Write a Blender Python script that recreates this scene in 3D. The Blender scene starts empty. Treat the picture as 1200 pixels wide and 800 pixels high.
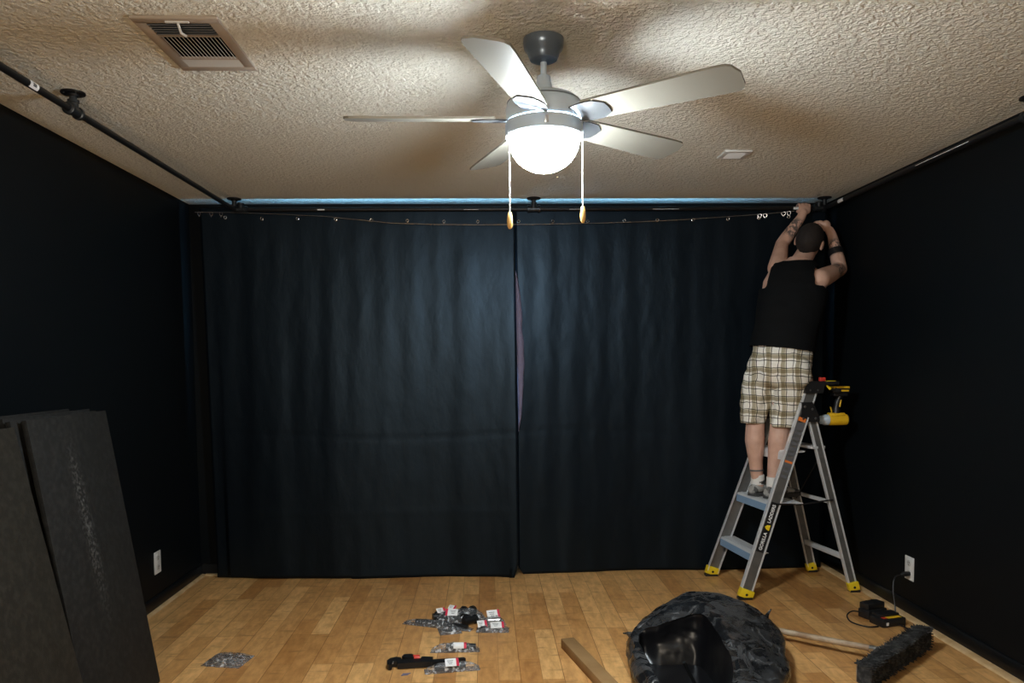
import bpy, bmesh, math, random
from mathutils import Vector, Matrix, noise
random.seed(7)
PI = math.pi
scene = bpy.context.scene
COL = scene.collection
V = Vector

# ------------------------------------------------------------------ materials
def mat(name, color, rough=0.5, metal=0.0, spec=0.5, var=None, bump=None, emis=None, coat=0.0):
    """var=(color2, scale, low, high[, stretch]); bump=(scale, strength, distance[, stretch])"""
    m = bpy.data.materials.new(name); m.use_nodes = True
    nt = m.node_tree; N = nt.nodes; L = nt.links
    b = N['Principled BSDF']
    b.inputs['Base Color'].default_value = (*color, 1)
    b.inputs['Roughness'].default_value = rough
    b.inputs['Metallic'].default_value = metal
    b.inputs['Specular IOR Level'].default_value = spec
    b.inputs['Coat Weight'].default_value = coat
    tc = N.new('ShaderNodeTexCoord')
    def coords(stretch):
        if stretch is None: return tc.outputs['Object']
        mp = N.new('ShaderNodeMapping'); mp.inputs['Scale'].default_value = stretch
        L.new(tc.outputs['Object'], mp.inputs['Vector']); return mp.outputs['Vector']
    if var:
        n = N.new('ShaderNodeTexNoise'); n.inputs['Scale'].default_value = var[1]; n.inputs['Detail'].default_value = 5
        L.new(coords(var[4] if len(var) > 4 else None), n.inputs['Vector'])
        r = N.new('ShaderNodeValToRGB'); r.color_ramp.elements[0].position = var[2]; r.color_ramp.elements[1].position = var[3]
        r.color_ramp.elements[0].color = (*color, 1); r.color_ramp.elements[1].color = (*var[0], 1)
        L.new(n.outputs['Fac'], r.inputs['Fac']); L.new(r.outputs['Color'], b.inputs['Base Color'])
    if bump:
        n = N.new('ShaderNodeTexNoise'); n.inputs['Scale'].default_value = bump[0]; n.inputs['Detail'].default_value = 4
        L.new(coords(bump[3] if len(bump) > 3 else None), n.inputs['Vector'])
        bp = N.new('ShaderNodeBump'); bp.inputs['Strength'].default_value = bump[1]; bp.inputs['Distance'].default_value = bump[2]
        L.new(n.outputs['Fac'], bp.inputs['Height']); L.new(bp.outputs['Normal'], b.inputs['Normal'])
    if emis:
        b.inputs['Emission Color'].default_value = (*emis[0], 1); b.inputs['Emission Strength'].default_value = emis[1]
    return m

def clear_plastic(name, haze=0.06, tint=(0.9, 0.92, 0.95)):
    m = bpy.data.materials.new(name); m.use_nodes = True; nt = m.node_tree; N = nt.nodes; L = nt.links
    N.remove(N['Principled BSDF']); out = N['Material Output']
    tr = N.new('ShaderNodeBsdfTransparent'); gl = N.new('ShaderNodeBsdfGlossy'); gl.inputs['Roughness'].default_value = 0.12; df = N.new('ShaderNodeBsdfDiffuse'); df.inputs['Color'].default_value = (*tint, 1)
    tc = N.new('ShaderNodeTexCoord'); n = N.new('ShaderNodeTexNoise'); n.inputs['Scale'].default_value = 55; n.inputs['Detail'].default_value = 3; L.new(tc.outputs['Object'], n.inputs['Vector'])
    bp = N.new('ShaderNodeBump'); bp.inputs['Strength'].default_value = 1.0; bp.inputs['Distance'].default_value = 0.02; L.new(n.outputs['Fac'], bp.inputs['Height']); L.new(bp.outputs['Normal'], gl.inputs['Normal'])
    fr = N.new('ShaderNodeFresnel'); fr.inputs['IOR'].default_value = 1.22; L.new(bp.outputs['Normal'], fr.inputs['Normal'])
    m1 = N.new('ShaderNodeMixShader'); rr = N.new('ShaderNodeMapRange'); rr.inputs[1].default_value = 0.50; rr.inputs[2].default_value = 0.72; rr.inputs[3].default_value = haze*0.4; rr.inputs[4].default_value = 0.75; L.new(n.outputs['Fac'], rr.inputs[0]); L.new(rr.outputs[0], m1.inputs[0]); L.new(tr.outputs[0], m1.inputs[1]); L.new(df.outputs[0], m1.inputs[2])  # white crinkle patches painted in as sparkle highlights over the plastic's own haze
    m2 = N.new('ShaderNodeMixShader'); L.new(fr.outputs[0], m2.inputs[0]); L.new(m1.outputs[0], m2.inputs[1]); L.new(gl.outputs[0], m2.inputs[2]); L.new(m2.outputs[0], out.inputs[0])
    return m

def node_floor():
    m = mat('laminate_wood', (0.5, 0.3, 0.12), 0.33, 0, 0.35)
    nt = m.node_tree; N = nt.nodes; L = nt.links; b = N['Principled BSDF']
    tc = N.new('ShaderNodeTexCoord')
    mp = N.new('ShaderNodeMapping'); mp.inputs['Rotation'].default_value = (0, 0, PI/2); mp.inputs['Location'].default_value = (0.13, 0.05, 0)
    L.new(tc.outputs['Object'], mp.inputs['Vector'])
    def brick(w, h, c1, c2, mortar, msize, off):
        k = N.new('ShaderNodeTexBrick'); k.offset = off; k.offset_frequency = 2
        k.inputs['Scale'].default_value = 1; k.inputs['Brick Width'].default_value = w; k.inputs['Row Height'].default_value = h
        k.inputs['Mortar Size'].default_value = msize; k.inputs['Mortar Smooth'].default_value = 0.1
        k.inputs['Color1'].default_value = (*c1, 1); k.inputs['Color2'].default_value = (*c2, 1); k.inputs['Mortar'].default_value = (*mortar, 1)
        L.new(mp.outputs['Vector'], k.inputs['Vector']); return k
    a = brick(0.62, 0.0965, (0.56, 0.275, 0.090), (0.86, 0.520, 0.215), (0.46, 0.24, 0.085), 0.0012, 0.37)
    g = N.new('ShaderNodeTexNoise'); g.inputs['Scale'].default_value = 9; g.inputs['Detail'].default_value = 6; g.inputs['Roughness'].default_value = 0.65
    mg = N.new('ShaderNodeMapping'); mg.inputs['Scale'].default_value = (3.2, 0.9, 1); L.new(tc.outputs['Object'], mg.inputs['Vector']); L.new(mg.outputs['Vector'], g.inputs['Vector'])
    r = N.new('ShaderNodeValToRGB'); r.color_ramp.elements[0].position = 0.36; r.color_ramp.elements[1].position = 0.62
    r.color_ramp.elements[0].color = (0.74, 0.66, 0.58, 1); r.color_ramp.elements[1].color = (1.06, 1.04, 1.0, 1)
    L.new(g.outputs['Fac'], r.inputs['Fac'])
    mx = N.new('ShaderNodeMix'); mx.data_type = 'RGBA'; mx.blend_type = 'MULTIPLY'; mx.inputs['Factor'].default_value = 0.9
    L.new(a.outputs['Color'], mx.inputs['A']); L.new(r.outputs['Color'], mx.inputs['B'])
    # short cross flecks, the darker figure of the beech
    f = N.new('ShaderNodeTexNoise'); f.inputs['Scale'].default_value = 7; f.inputs['Detail'].default_value = 3
    mf = N.new('ShaderNodeMapping'); mf.inputs['Scale'].default_value = (1.0, 3.2, 1); L.new(tc.outputs['Object'], mf.inputs['Vector']); L.new(mf.outputs['Vector'], f.inputs['Vector'])
    rf = N.new('ShaderNodeValToRGB'); rf.color_ramp.elements[0].position = 0.58; rf.color_ramp.elements[1].position = 0.72
    rf.color_ramp.elements[0].color = (0, 0, 0, 1); rf.color_ramp.elements[1].color = (0.55, 0.55, 0.55, 1)
    L.new(f.outputs['Fac'], rf.inputs['Fac'])
    m2 = N.new('ShaderNodeMix'); m2.data_type = 'RGBA'; m2.blend_type = 'MIX'; m2.inputs['B'].default_value = (0.30, 0.14, 0.045, 1)
    L.new(rf.outputs['Color'], m2.inputs['Factor']); L.new(mx.outputs['Result'], m2.inputs['A'])
    k = brick(1.24, 0.193, (1, 1, 1), (0.88, 0.86, 0.83), (0.6, 0.5, 0.4), 0.0018, 0.43)
    m3 = N.new('ShaderNodeMix'); m3.data_type = 'RGBA'; m3.blend_type = 'MULTIPLY'; m3.inputs['Factor'].default_value = 1
    L.new(m2.outputs['Result'], m3.inputs['A']); L.new(k.outputs['Color'], m3.inputs['B'])
    L.new(m3.outputs['Result'], b.inputs['Base Color'])
    return m

def node_ceiling():
    m = mat('knockdown_plaster', (0.84, 0.825, 0.73), 0.9, 0, 0.1)
    nt = m.node_tree; N = nt.nodes; L = nt.links; b = N['Principled BSDF']
    tc = N.new('ShaderNodeTexCoord')
    n = N.new('ShaderNodeTexNoise'); n.inputs['Scale'].default_value = 58; n.inputs['Detail'].default_value = 2.5; n.inputs['Roughness'].default_value = 0.55; n.inputs['Distortion'].default_value = 0.25
    L.new(tc.outputs['Object'], n.inputs['Vector'])
    r = N.new('ShaderNodeValToRGB'); r.color_ramp.elements[0].position = 0.38; r.color_ramp.elements[1].position = 0.62
    L.new(n.outputs['Fac'], r.inputs['Fac'])
    bp = N.new('ShaderNodeBump'); bp.inputs['Strength'].default_value = 0.8; bp.inputs['Distance'].default_value = 0.006
    L.new(r.outputs['Color'], bp.inputs['Height']); L.new(bp.outputs['Normal'], b.inputs['Normal'])
    return m

def node_plaid():
    m = mat('plaid_cotton', (0.8, 0.76, 0.66), 0.9, 0, 0.1)
    nt = m.node_tree; N = nt.nodes; L = nt.links; b = N['Principled BSDF']
    tc = N.new('ShaderNodeTexCoord')
    nz = N.new('ShaderNodeTexNoise'); nz.inputs['Scale'].default_value = 9; L.new(tc.outputs['Object'], nz.inputs['Vector'])
    add = N.new('ShaderNodeVectorMath'); add.operation = 'MULTIPLY_ADD'; add.inputs[1].default_value = (0.035, 0.035, 0.035)
    L.new(nz.outputs['Color'], add.inputs[0]); L.new(tc.outputs['Object'], add.inputs[2])
    def stripes(direction, period, offset, ramp):
        d = N.new('ShaderNodeVectorMath'); d.operation = 'DOT_PRODUCT'; d.inputs[1].default_value = direction
        L.new(add.outputs[0], d.inputs[0])
        a = N.new('ShaderNodeMath'); a.operation = 'MULTIPLY_ADD'; a.inputs[1].default_value = 1/period; a.inputs[2].default_value = offset
        L.new(d.outputs['Value'], a.inputs[0])
        f = N.new('ShaderNodeMath'); f.operation = 'FRACT'; L.new(a.outputs[0], f.inputs[0])
        r = N.new('ShaderNodeValToRGB'); r.color_ramp.interpolation = 'CONSTANT'
        e = r.color_ramp.elements; e[0].position = 0; e[0].color = ramp[0][1]; e[1].position = ramp[1][0]; e[1].color = ramp[1][1]
        for pos, c in ramp[2:]:
            q = e.new(pos); q.color = c
        L.new(f.outputs[0], r.inputs['Fac']); return r
    W = (1, 1, 1, 1); O = (0.50, 0.455, 0.36, 1); K = (0.10, 0.10, 0.09, 1); G = (0.78, 0.75, 0.66, 1)
    ramp = [(0, W), (0.22, K), (0.27, W), (0.42, O), (0.68, G), (0.74, K), (0.79, W)]
    h = stripes((0.92, -0.4, 0), 0.085, 0.1, ramp); v = stripes((0.05, 0.0, 1), 0.085, 0.3, ramp)
    mx = N.new('ShaderNodeMix'); mx.data_type = 'RGBA'; mx.blend_type = 'MULTIPLY'; mx.inputs['Factor'].default_value = 1
    L.new(h.outputs['Color'], mx.inputs['A']); L.new(v.outputs['Color'], mx.inputs['B'])
    m2 = N.new('ShaderNodeMix'); m2.data_type = 'RGBA'; m2.blend_type = 'MULTIPLY'; m2.inputs['Factor'].default_value = 1
    m2.inputs['B'].default_value = (0.90, 0.87, 0.80, 1); L.new(mx.outputs['Result'], m2.inputs['A'])
    L.new(m2.outputs['Result'], b.inputs['Base Color'])
    return m

M = dict(
    floor=node_floor(), ceiling=node_ceiling(), plaid=node_plaid(),
    wall=mat('black_wall_paint', (0.0028, 0.0045, 0.0060), 0.55, 0, 0.15, bump=(90, 0.2, 0.002)),
    base=mat('black_satin_trim', (0.004, 0.005, 0.006), 0.35, 0, 0.4),
    palewood=mat('pale_wood_trim', (0.55, 0.36, 0.17), 0.5, var=((0.66, 0.46, 0.25), 12, 0.4, 0.6)),
    curtain=mat('navy_black_fabric', (0.0024, 0.0038, 0.0058), 0.42, 0, 0.36, var=((0.0036, 0.0054, 0.0080), 2.2, 0.35, 0.7, (3, 1, 0.6)), bump=(24, 0.11, 0.010, (1.6, 1, 0.8))),
    lilac=mat('lilac_lining', (0.16, 0.145, 0.23), 0.8, bump=(30, 0.6, 0.02)),
    white=mat('white_plastic', (0.78, 0.78, 0.76), 0.4),
    whiteframe=mat('white_window_frame', (0.75, 0.76, 0.78), 0.5),
    sky=mat('daylight_pane', (0.1, 0.2, 0.3), 0.1, emis=((0.24, 0.60, 0.95), 7.5)),
    iron=mat('black_iron_pipe', (0.010, 0.010, 0.011), 0.42, 0.3, 0.5),
    ironpale=mat('pale_iron_fitting', (0.045, 0.05, 0.055), 0.35, 0.75, 0.5),  # paler, more metallic iron than the pipe
    steel=mat('bright_steel', (0.62, 0.63, 0.65), 0.28, 1.0),
    ring=mat('nickel_ring', (0.75, 0.77, 0.8), 0.25, 1.0),
    nickel=mat('brushed_nickel', (0.60, 0.72, 0.84), 0.4, 0.15, 0.5),
    nickeldark=mat('dark_nickel', (0.17, 0.21, 0.26), 0.3, 0.45, 0.5),
    irongrey=mat('grey_blade_bracket', (0.05, 0.053, 0.056), 0.45, 0.2),
    baginside=mat('black_bin_liner_inside', (0.005, 0.005, 0.006), 0.3, 0, 0.4),
    blade=mat('silver_grey_blade', (0.25, 0.235, 0.195), 0.45, 0.1, 0.4),
    bowl=mat('frosted_glass_bowl_lit', (0.9, 0.95, 1.0), 0.4, emis=((0.86, 0.95, 1.0), 95.0)),
    chain=mat('pale_bead_chain', (0.85, 0.84, 0.8), 0.3, 0.4),
    finial=mat('honey_wood_finial', (0.75, 0.46, 0.16), 0.35),
    ventframe=mat('taupe_vent_paint', (0.44, 0.37, 0.30), 0.6),
    ventshade=mat('shaded_vent_grey', (0.20, 0.205, 0.21), 0.5),  # louvre tone darkened, shade put into the colour
    ventpale=mat('pale_vent_louvre', (0.60, 0.59, 0.56), 0.5),
    dark=mat('void_shade', (0.004, 0.004, 0.005), 0.9, 0, 0.0),  # flat black painted in as the shade inside openings
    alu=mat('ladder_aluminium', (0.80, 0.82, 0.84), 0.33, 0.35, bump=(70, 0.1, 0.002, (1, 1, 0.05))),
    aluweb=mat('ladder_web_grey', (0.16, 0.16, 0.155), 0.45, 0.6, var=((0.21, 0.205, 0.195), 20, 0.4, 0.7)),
    alublue=mat('blue_film_step_edge', (0.28, 0.43, 0.62), 0.3, 0.2),
    blackplastic=mat('black_plastic', (0.012, 0.012, 0.013), 0.4),
    yellowplastic=mat('yellow_plastic', (0.86, 0.62, 0.02), 0.4),
    drillyellow=mat('tool_yellow', (0.86, 0.52, 0.02), 0.4),
    orange=mat('orange_label', (0.85, 0.22, 0.04), 0.5),
    red=mat('red_plastic', (0.70, 0.05, 0.03), 0.45),
    ink=mat('white_ink', (0.85, 0.85, 0.85), 0.6),
    paper=mat('white_label_paper', (0.82, 0.82, 0.82), 0.6),
    crimson=mat('crimson_label_band', (0.62, 0.02, 0.06), 0.55),
    greyink=mat('grey_label_print', (0.12, 0.12, 0.13), 0.6),
    skin=mat('skin', (0.60, 0.36, 0.27), 0.5, 0, 0.4, var=((0.68, 0.43, 0.33), 14, 0.4, 0.65)),
    hair=mat('cropped_brown_hair', (0.022, 0.017, 0.015), 0.75, 0, 0.3, bump=(300, 0.6, 0.004)),
    tank=mat('black_jersey', (0.0038, 0.0044, 0.0052), 0.85, 0, 0.15, bump=(20, 0.3, 0.01)),
    sock=mat('white_sock', (0.8, 0.79, 0.76), 0.9, bump=(120, 0.4, 0.003)),
    shoe=mat('grey_trainer_mesh', (0.36, 0.35, 0.33), 0.7, var=((0.07, 0.07, 0.07), 20, 0.53, 0.60)),
    sole=mat('dark_rubber_sole', (0.045, 0.043, 0.042), 0.7),
    bag=mat('black_bin_liner', (0.010, 0.0105, 0.012), 0.24, 0, 0.7, var=((0.13, 0.135, 0.14), 30, 0.48, 0.80, (1, 1.3, 1)), bump=(24, 0.25, 0.015)),
    broomwood=mat('worn_wood_handle', (0.30, 0.20, 0.12), 0.6, var=((0.46, 0.36, 0.25), 14, 0.4, 0.62)),
    bristle=mat('dusty_black_bristle', (0.028, 0.028, 0.028), 0.9, 0, 0.1, var=((0.10, 0.10, 0.10), 35, 0.45, 0.75)),
    cardboard=mat('brown_cardboard', (0.27, 0.155, 0.065), 0.8, 0, 0.15, var=((0.34, 0.205, 0.09), 7, 0.35, 0.65), bump=(25, 0.2, 0.004, (1, 3, 1))),
    board=mat('charcoal_panel', (0.013, 0.013, 0.0125), 0.72, 0, 0.2, var=((0.022, 0.022, 0.021), 38, 0.42, 0.7), bump=(260, 0.5, 0.002)),
    boardbrown=mat('brown_black_panel', (0.019, 0.0168, 0.0130), 0.75, 0, 0.2, var=((0.032, 0.0285, 0.022), 40, 0.42, 0.7), bump=(260, 0.5, 0.002)),
    dust=mat('white_dust_streak', (0.16, 0.16, 0.155), 0.9),
    clear=clear_plastic('clear_polythene', 0.14), clear2=clear_plastic('clear_zip_bag', 0.22, (0.8, 0.8, 0.82)),
    galv=mat('galvanised_screw', (0.55, 0.57, 0.6), 0.3, 1.0),
)
def dusty_board(m, centre, axis_y, halfw):
    """worn pale scuff running down one board, a patch with its own outline"""
    nt = m.node_tree; N = nt.nodes; L = nt.links; b = N['Principled BSDF']
    src = b.inputs['Base Color'].links[0].from_socket
    tc = N.new('ShaderNodeTexCoord'); sep = N.new('ShaderNodeSeparateXYZ'); L.new(tc.outputs['Object'], sep.inputs[0])
    a = N.new('ShaderNodeMath'); a.operation = 'MULTIPLY_ADD'; a.inputs[1].default_value = 0.04; L.new(sep.outputs['Z'], a.inputs[0]); L.new(sep.outputs['Y'], a.inputs[2])
    d = N.new('ShaderNodeMath'); d.operation = 'SUBTRACT'; d.inputs[1].default_value = centre; L.new(a.outputs[0], d.inputs[0])
    ab = N.new('ShaderNodeMath'); ab.operation = 'ABSOLUTE'; L.new(d.outputs[0], ab.inputs[0])
    mr = N.new('ShaderNodeMapRange'); mr.inputs[1].default_value = 0; mr.inputs[2].default_value = halfw; mr.inputs[3].default_value = 1; mr.inputs[4].default_value = 0
    L.new(ab.outputs[0], mr.inputs[0])
    mz = N.new('ShaderNodeMapRange'); mz.inputs[1].default_value = 0.35; mz.inputs[2].default_value = 0.6; L.new(sep.outputs['Z'], mz.inputs[0])
    mz2 = N.new('ShaderNodeMapRange'); mz2.inputs[1].default_value = 1.15; mz2.inputs[2].default_value = 0.95; L.new(sep.outputs['Z'], mz2.inputs[0])
    nz = N.new('ShaderNodeTexNoise'); nz.inputs['Scale'].default_value = 70; nz.inputs['Detail'].default_value = 4; L.new(tc.outputs['Object'], nz.inputs['Vector'])
    rr = N.new('ShaderNodeMapRange'); rr.inputs[1].default_value = 0.46; rr.inputs[2].default_value = 0.72; L.new(nz.outputs['Fac'], rr.inputs[0])
    p = mr.outputs[0]
    for o in (mz.outputs[0], mz2.outputs[0], rr.outputs[0]):
        q = N.new('ShaderNodeMath'); q.operation = 'MULTIPLY'; L.new(p, q.inputs[0]); L.new(o, q.inputs[1]); p = q.outputs[0]
    mx = N.new('ShaderNodeMix'); mx.data_type = 'RGBA'; mx.inputs['B'].default_value = (0.11, 0.11, 0.105, 1)
    L.new(p, mx.inputs['Factor']); L.new(src, mx.inputs['A']); L.new(mx.outputs['Result'], b.inputs['Base Color'])
M['curtain'].node_tree.nodes['Principled BSDF'].inputs['Specular Tint'].default_value = (0.50, 0.74, 1.0, 1)
def wrinkled_bag(m):
    nt = m.node_tree; N = nt.nodes; L = nt.links; b = N['Principled BSDF']; tc = N.new('ShaderNodeTexCoord')
    n = N.new('ShaderNodeTexNoise'); n.inputs['Scale'].default_value = 7; n.inputs['Detail'].default_value = 4; n.inputs['Distortion'].default_value = 1.0; L.new(tc.outputs['Object'], n.inputs['Vector'])
    a = N.new('ShaderNodeMath'); a.operation = 'SUBTRACT'; a.inputs[1].default_value = 0.5; L.new(n.outputs['Fac'], a.inputs[0])
    c = N.new('ShaderNodeMath'); c.operation = 'ABSOLUTE'; L.new(a.outputs[0], c.inputs[0])
    r = N.new('ShaderNodeMapRange'); r.inputs[1].default_value = 0.05; r.inputs[2].default_value = 0.0; L.new(c.outputs[0], r.inputs[0])      # thin creases
    d = N.new('ShaderNodeTexNoise'); d.inputs['Scale'].default_value = 5; d.inputs['Detail'].default_value = 8; d.inputs['Roughness'].default_value = 0.75; L.new(tc.outputs['Object'], d.inputs['Vector'])
    dr = N.new('ShaderNodeMapRange'); dr.inputs[1].default_value = 0.48; dr.inputs[2].default_value = 0.82; L.new(d.outputs['Fac'], dr.inputs[0])
    s1 = N.new('ShaderNodeMath'); s1.operation = 'MULTIPLY_ADD'; s1.inputs[1].default_value = 0.55; s1.use_clamp = True; L.new(r.outputs[0], s1.inputs[0]); L.new(dr.outputs[0], s1.inputs[2])
    mx = N.new('ShaderNodeMix'); mx.data_type = 'RGBA'; mx.inputs['A'].default_value = (0.010, 0.0105, 0.0115, 1); mx.inputs['B'].default_value = (0.085, 0.087, 0.09, 1)
    L.new(s1.outputs[0], mx.inputs['Factor']); L.new(mx.outputs['Result'], b.inputs['Base Color'])
    rg = N.new('ShaderNodeMapRange'); rg.inputs[3].default_value = 0.22; rg.inputs[4].default_value = 0.6; L.new(s1.outputs[0], rg.inputs[0]); L.new(rg.outputs[0], b.inputs['Roughness'])
    bp = N.new('ShaderNodeBump'); bp.inputs['Strength'].default_value = 0.5; bp.inputs['Distance'].default_value = 0.012; L.new(r.outputs[0], bp.inputs['Height']); L.new(bp.outputs['Normal'], b.inputs['Normal'])
wrinkled_bag(M['bag'])
M['boarddusty'] = M['board'].copy(); M['boarddusty'].name = 'charcoal_panel_scuffed'
dusty_board(M['boarddusty'], 0.0, 1, 0.05)

# ------------------------------------------------------------------ geometry builder (world coordinates)
class G:
    def __init__(s): s.bm = bmesh.new()
    def _mi(s, faces, mi):
        for f in faces: f.material_index = mi
    def hexa(s, pts, mi=0):
        v = [s.bm.verts.new(p) for p in pts]
        fs = [s.bm.faces.new([v[i] for i in q]) for q in ((0,3,2,1),(4,5,6,7),(0,1,5,4),(1,2,6,5),(2,3,7,6),(3,0,4,7))]
        s._mi(fs, mi); return s
    def box(s, c, size, rot=None, bev=0.0, mi=0):
        R = rot if rot is not None else Matrix.Identity(3)
        h = V(size)/2; c = V(c)
        pts = [c + R @ V((x*h.x, y*h.y, z*h.z)) for z in (-1, 1) for x, y in ((-1,-1),(1,-1),(1,1),(-1,1))]
        if bev <= 0: return s.hexa(pts, mi)
        t = bmesh.new(); v = [t.verts.new(p) for p in pts]
        for q in ((0,3,2,1),(4,5,6,7),(0,1,5,4),(1,2,6,5),(2,3,7,6),(3,0,4,7)): t.faces.new([v[i] for i in q])
        bmesh.ops.bevel(t, geom=t.edges[:], offset=bev, segments=2, affect='EDGES', profile=0.5)
        for f in t.faces: f.material_index = mi
        me = bpy.data.meshes.new('t'); t.to_mesh(me); t.free(); s.bm.from_mesh(me); bpy.data.meshes.remove(me); return s
    def ring(s, c, u, v, n):
        return [s.bm.verts.new(V(c) + V(u)*math.cos(2*PI*i/n) + V(v)*math.sin(2*PI*i/n)) for i in range(n)]
    def skinrings(s, rings, cap=True, mi=0, closed=False):
        fs = []; n = len(rings[0]); m = len(rings)
        for k in range(m if closed else m-1):
            a, b = rings[k], rings[(k+1) % m]
            for i in range(n): fs.append(s.bm.faces.new((a[i], a[(i+1) % n], b[(i+1) % n], b[i])))
        if cap and not closed:
            fs.append(s.bm.faces.new(rings[0][::-1])); fs.append(s.bm.faces.new(rings[-1]))
        s._mi(fs, mi); return s
    def tube(s, path, r, n=12, mi=0, cap=True):
        P = [V(p) for p in path]; rs = r if isinstance(r, (list, tuple)) else [r]*len(P)
        t0 = (P[1]-P[0]).normalized(); up = V((0, 0, 1)) if abs(t0.z) < 0.9 else V((1, 0, 0))
        u = t0.cross(up).normalized(); rings = []
        for i, p in enumerate(P):
            t = (P[min(i+1, len(P)-1)] - P[max(i-1, 0)]).normalized()
            u = (u - t*u.dot(t)).normalized(); w = t.cross(u)
            rings.append(s.ring(p, u*rs[i], w*rs[i], n))
        return s.skinrings(rings, cap, mi)
    def lathe(s, c, prof, axis=(0, 0, 1), n=32, mi=0, cap=True):
        a = V(axis).normalized(); u = a.orthogonal().normalized(); w = a.cross(u)
        rings = [s.ring(V(c) + a*h, u*max(r, 1e-4), w*max(r, 1e-4), n) for r, h in prof]
        return s.skinrings(rings, cap, mi)
    def torus(s, c, R, r, axis=(0, 0, 1), n=20, k=8, mi=0):
        a = V(axis).normalized(); u = a.orthogonal().normalized(); w = a.cross(u); rings = []
        for i in range(n):
            d = u*math.cos(2*PI*i/n) + w*math.sin(2*PI*i/n)
            rings.append(s.ring(V(c) + d*R, d*r, a*r, k))
        return s.skinrings(rings, False, mi, closed=True)
    def prism(s, poly, off, mi=0):
        """poly = list of 3-D points, extruded by vector off"""
        a = [s.bm.verts.new(p) for p in poly]; b = [s.bm.verts.new(V(p) + V(off)) for p in poly]; n = len(a)
        fs = [s.bm.faces.new(a[::-1]), s.bm.faces.new(b)] + [s.bm.faces.new((a[i], a[(i+1) % n], b[(i+1) % n], b[i])) for i in range(n)]
        s._mi(fs, mi); return s
    def blob(s, c, rx, ry, rz, R=None, nu=16, nv=10, amp=0.0, freq=8, mi=0):
        R = R or Matrix.Identity(3); c = V(c); rings = []
        for j in range(nv+1):
            th = PI*j/nv; ring = []
            for i in range(nu):
                ph = 2*PI*i/nu; d = V((math.sin(th)*math.cos(ph), math.sin(th)*math.sin(ph), math.cos(th)))
                if j in (0, nv): d = V((0.02*math.cos(ph), 0.02*math.sin(ph), math.cos(th)))
                q = V((d.x*rx, d.y*ry, d.z*rz)); k = 1 + amp*noise.noise((q+c)*freq)
                ring.append(s.bm.verts.new(c + R @ (q*k)))
            rings.append(ring)
        return s.skinrings(rings, True, mi)
    def build(s, name, mats, parent=None, origin=None, smooth=35):
        o = worldof(parent) if parent else V(origin or (0, 0, 0))
        bmesh.ops.recalc_face_normals(s.bm, faces=s.bm.faces[:])
        bmesh.ops.translate(s.bm, verts=s.bm.verts[:], vec=-o)
        me = bpy.data.meshes.new(name); s.bm.to_mesh(me); s.bm.free()
        return link(name, me, mats, parent, o, smooth)

ORI = {}
def worldof(o): return ORI[o.name]
def link(name, me, mats, parent, o, smooth=35):
    ob = bpy.data.objects.new(name, me); COL.objects.link(ob)
    for m in (mats if isinstance(mats, (list, tuple)) else [mats]): me.materials.append(m)
    if smooth:
        me.polygons.foreach_set('use_smooth', [True]*len(me.polygons))
        if smooth < 180: me.set_sharp_from_angle(angle=math.radians(smooth))
    if parent: ob.parent = parent
    else: ob.location = o
    ORI[ob.name] = V(o)
    return ob
def tag(o, label=None, cat=None, group=None, kind=None):
    if label: o['label'] = label
    if cat: o['category'] = cat
    if group: o['group'] = group
    if kind: o['kind'] = kind
    return o
def thing(name, loc, label, cat, group=None):
    o = bpy.data.objects.new(name, None); COL.objects.link(o); o.location = loc; o.empty_display_size = 0.05
    ORI[o.name] = V(loc); return tag(o, label, cat, group)
def clone(root, loc, label=None):
    r = root.copy(); COL.objects.link(r); r.location = loc
    if label: r['label'] = label
    for ch in list(root.children):
        c = ch.copy(); COL.objects.link(c); c.parent = r
        for g in list(ch.children):
            d = g.copy(); COL.objects.link(d); d.parent = c
    return r
def struct(name, g, m, origin=(0, 0, 0), parent=None, smooth=35):
    o = g.build(name, m, parent, origin, smooth); o['kind'] = 'structure'; return o
def basis(x, y):
    x = V(x).normalized(); y = V(y); y = (y - x*y.dot(x)).normalized(); z = x.cross(y)
    return Matrix((x, y, z)).transposed()
def text_mesh(name, s, size, m, parent, pos, xdir, ydir, depth=0.0006, weight=0.0, align='CENTER'):
    cu = bpy.data.curves.new(name, 'FONT'); cu.body = s; cu.size = size; cu.extrude = depth; cu.offset = weight
    cu.align_x = align; cu.align_y = 'CENTER'
    t = bpy.data.objects.new('t', cu); COL.objects.link(t)
    bpy.context.view_layer.update()
    me = bpy.data.meshes.new_from_object(t.evaluated_get(bpy.context.evaluated_depsgraph_get()))
    bpy.data.objects.remove(t); bpy.data.curves.remove(cu)
    B = basis(xdir, ydir).to_4x4(); B.translation = V(pos) - worldof(parent)
    me.transform(B); me.name = name; me.materials.clear()
    return link(name, me, m, parent, worldof(parent), 0)

# ------------------------------------------------------------------ the room
XL, XR, YB, YF, H = -1.909, 2.299, 5.015, -1.3, 2.44
T = 0.12
struct('floor', G().box(((XL+XR)/2, (YB+YF)/2, -0.05), (XR-XL+2*T, YB-YF+2*T, 0.1)), M['floor'])
struct('ceiling', G().box(((XL+XR)/2, (YB+YF)/2, H+0.05), (XR-XL+2*T, YB-YF+2*T, 0.1)), M['ceiling'])
struct('wall_left', G().box((XL-T/2, (YB+YF)/2, H/2), (T, YB-YF+2*T, H)), M['wall'])
struct('wall_right', G().box((XR+T/2, (YB+YF)/2, H/2), (T, YB-YF+2*T, H)), M['wall'])
struct('wall_front', G().box(((XL+XR)/2, YF-T/2, H/2), (XR-XL, T, H)), M['wall'])
WX0, WX1, WZ0, WZ1 = -1.36, 1.58, 1.50, 2.06
g = G()
g.box(((XL+WX0)/2, YB+T/2, H/2), (WX0-XL, T, H)); g.box(((XR+WX1)/2, YB+T/2, H/2), (XR-WX1, T, H))
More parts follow.
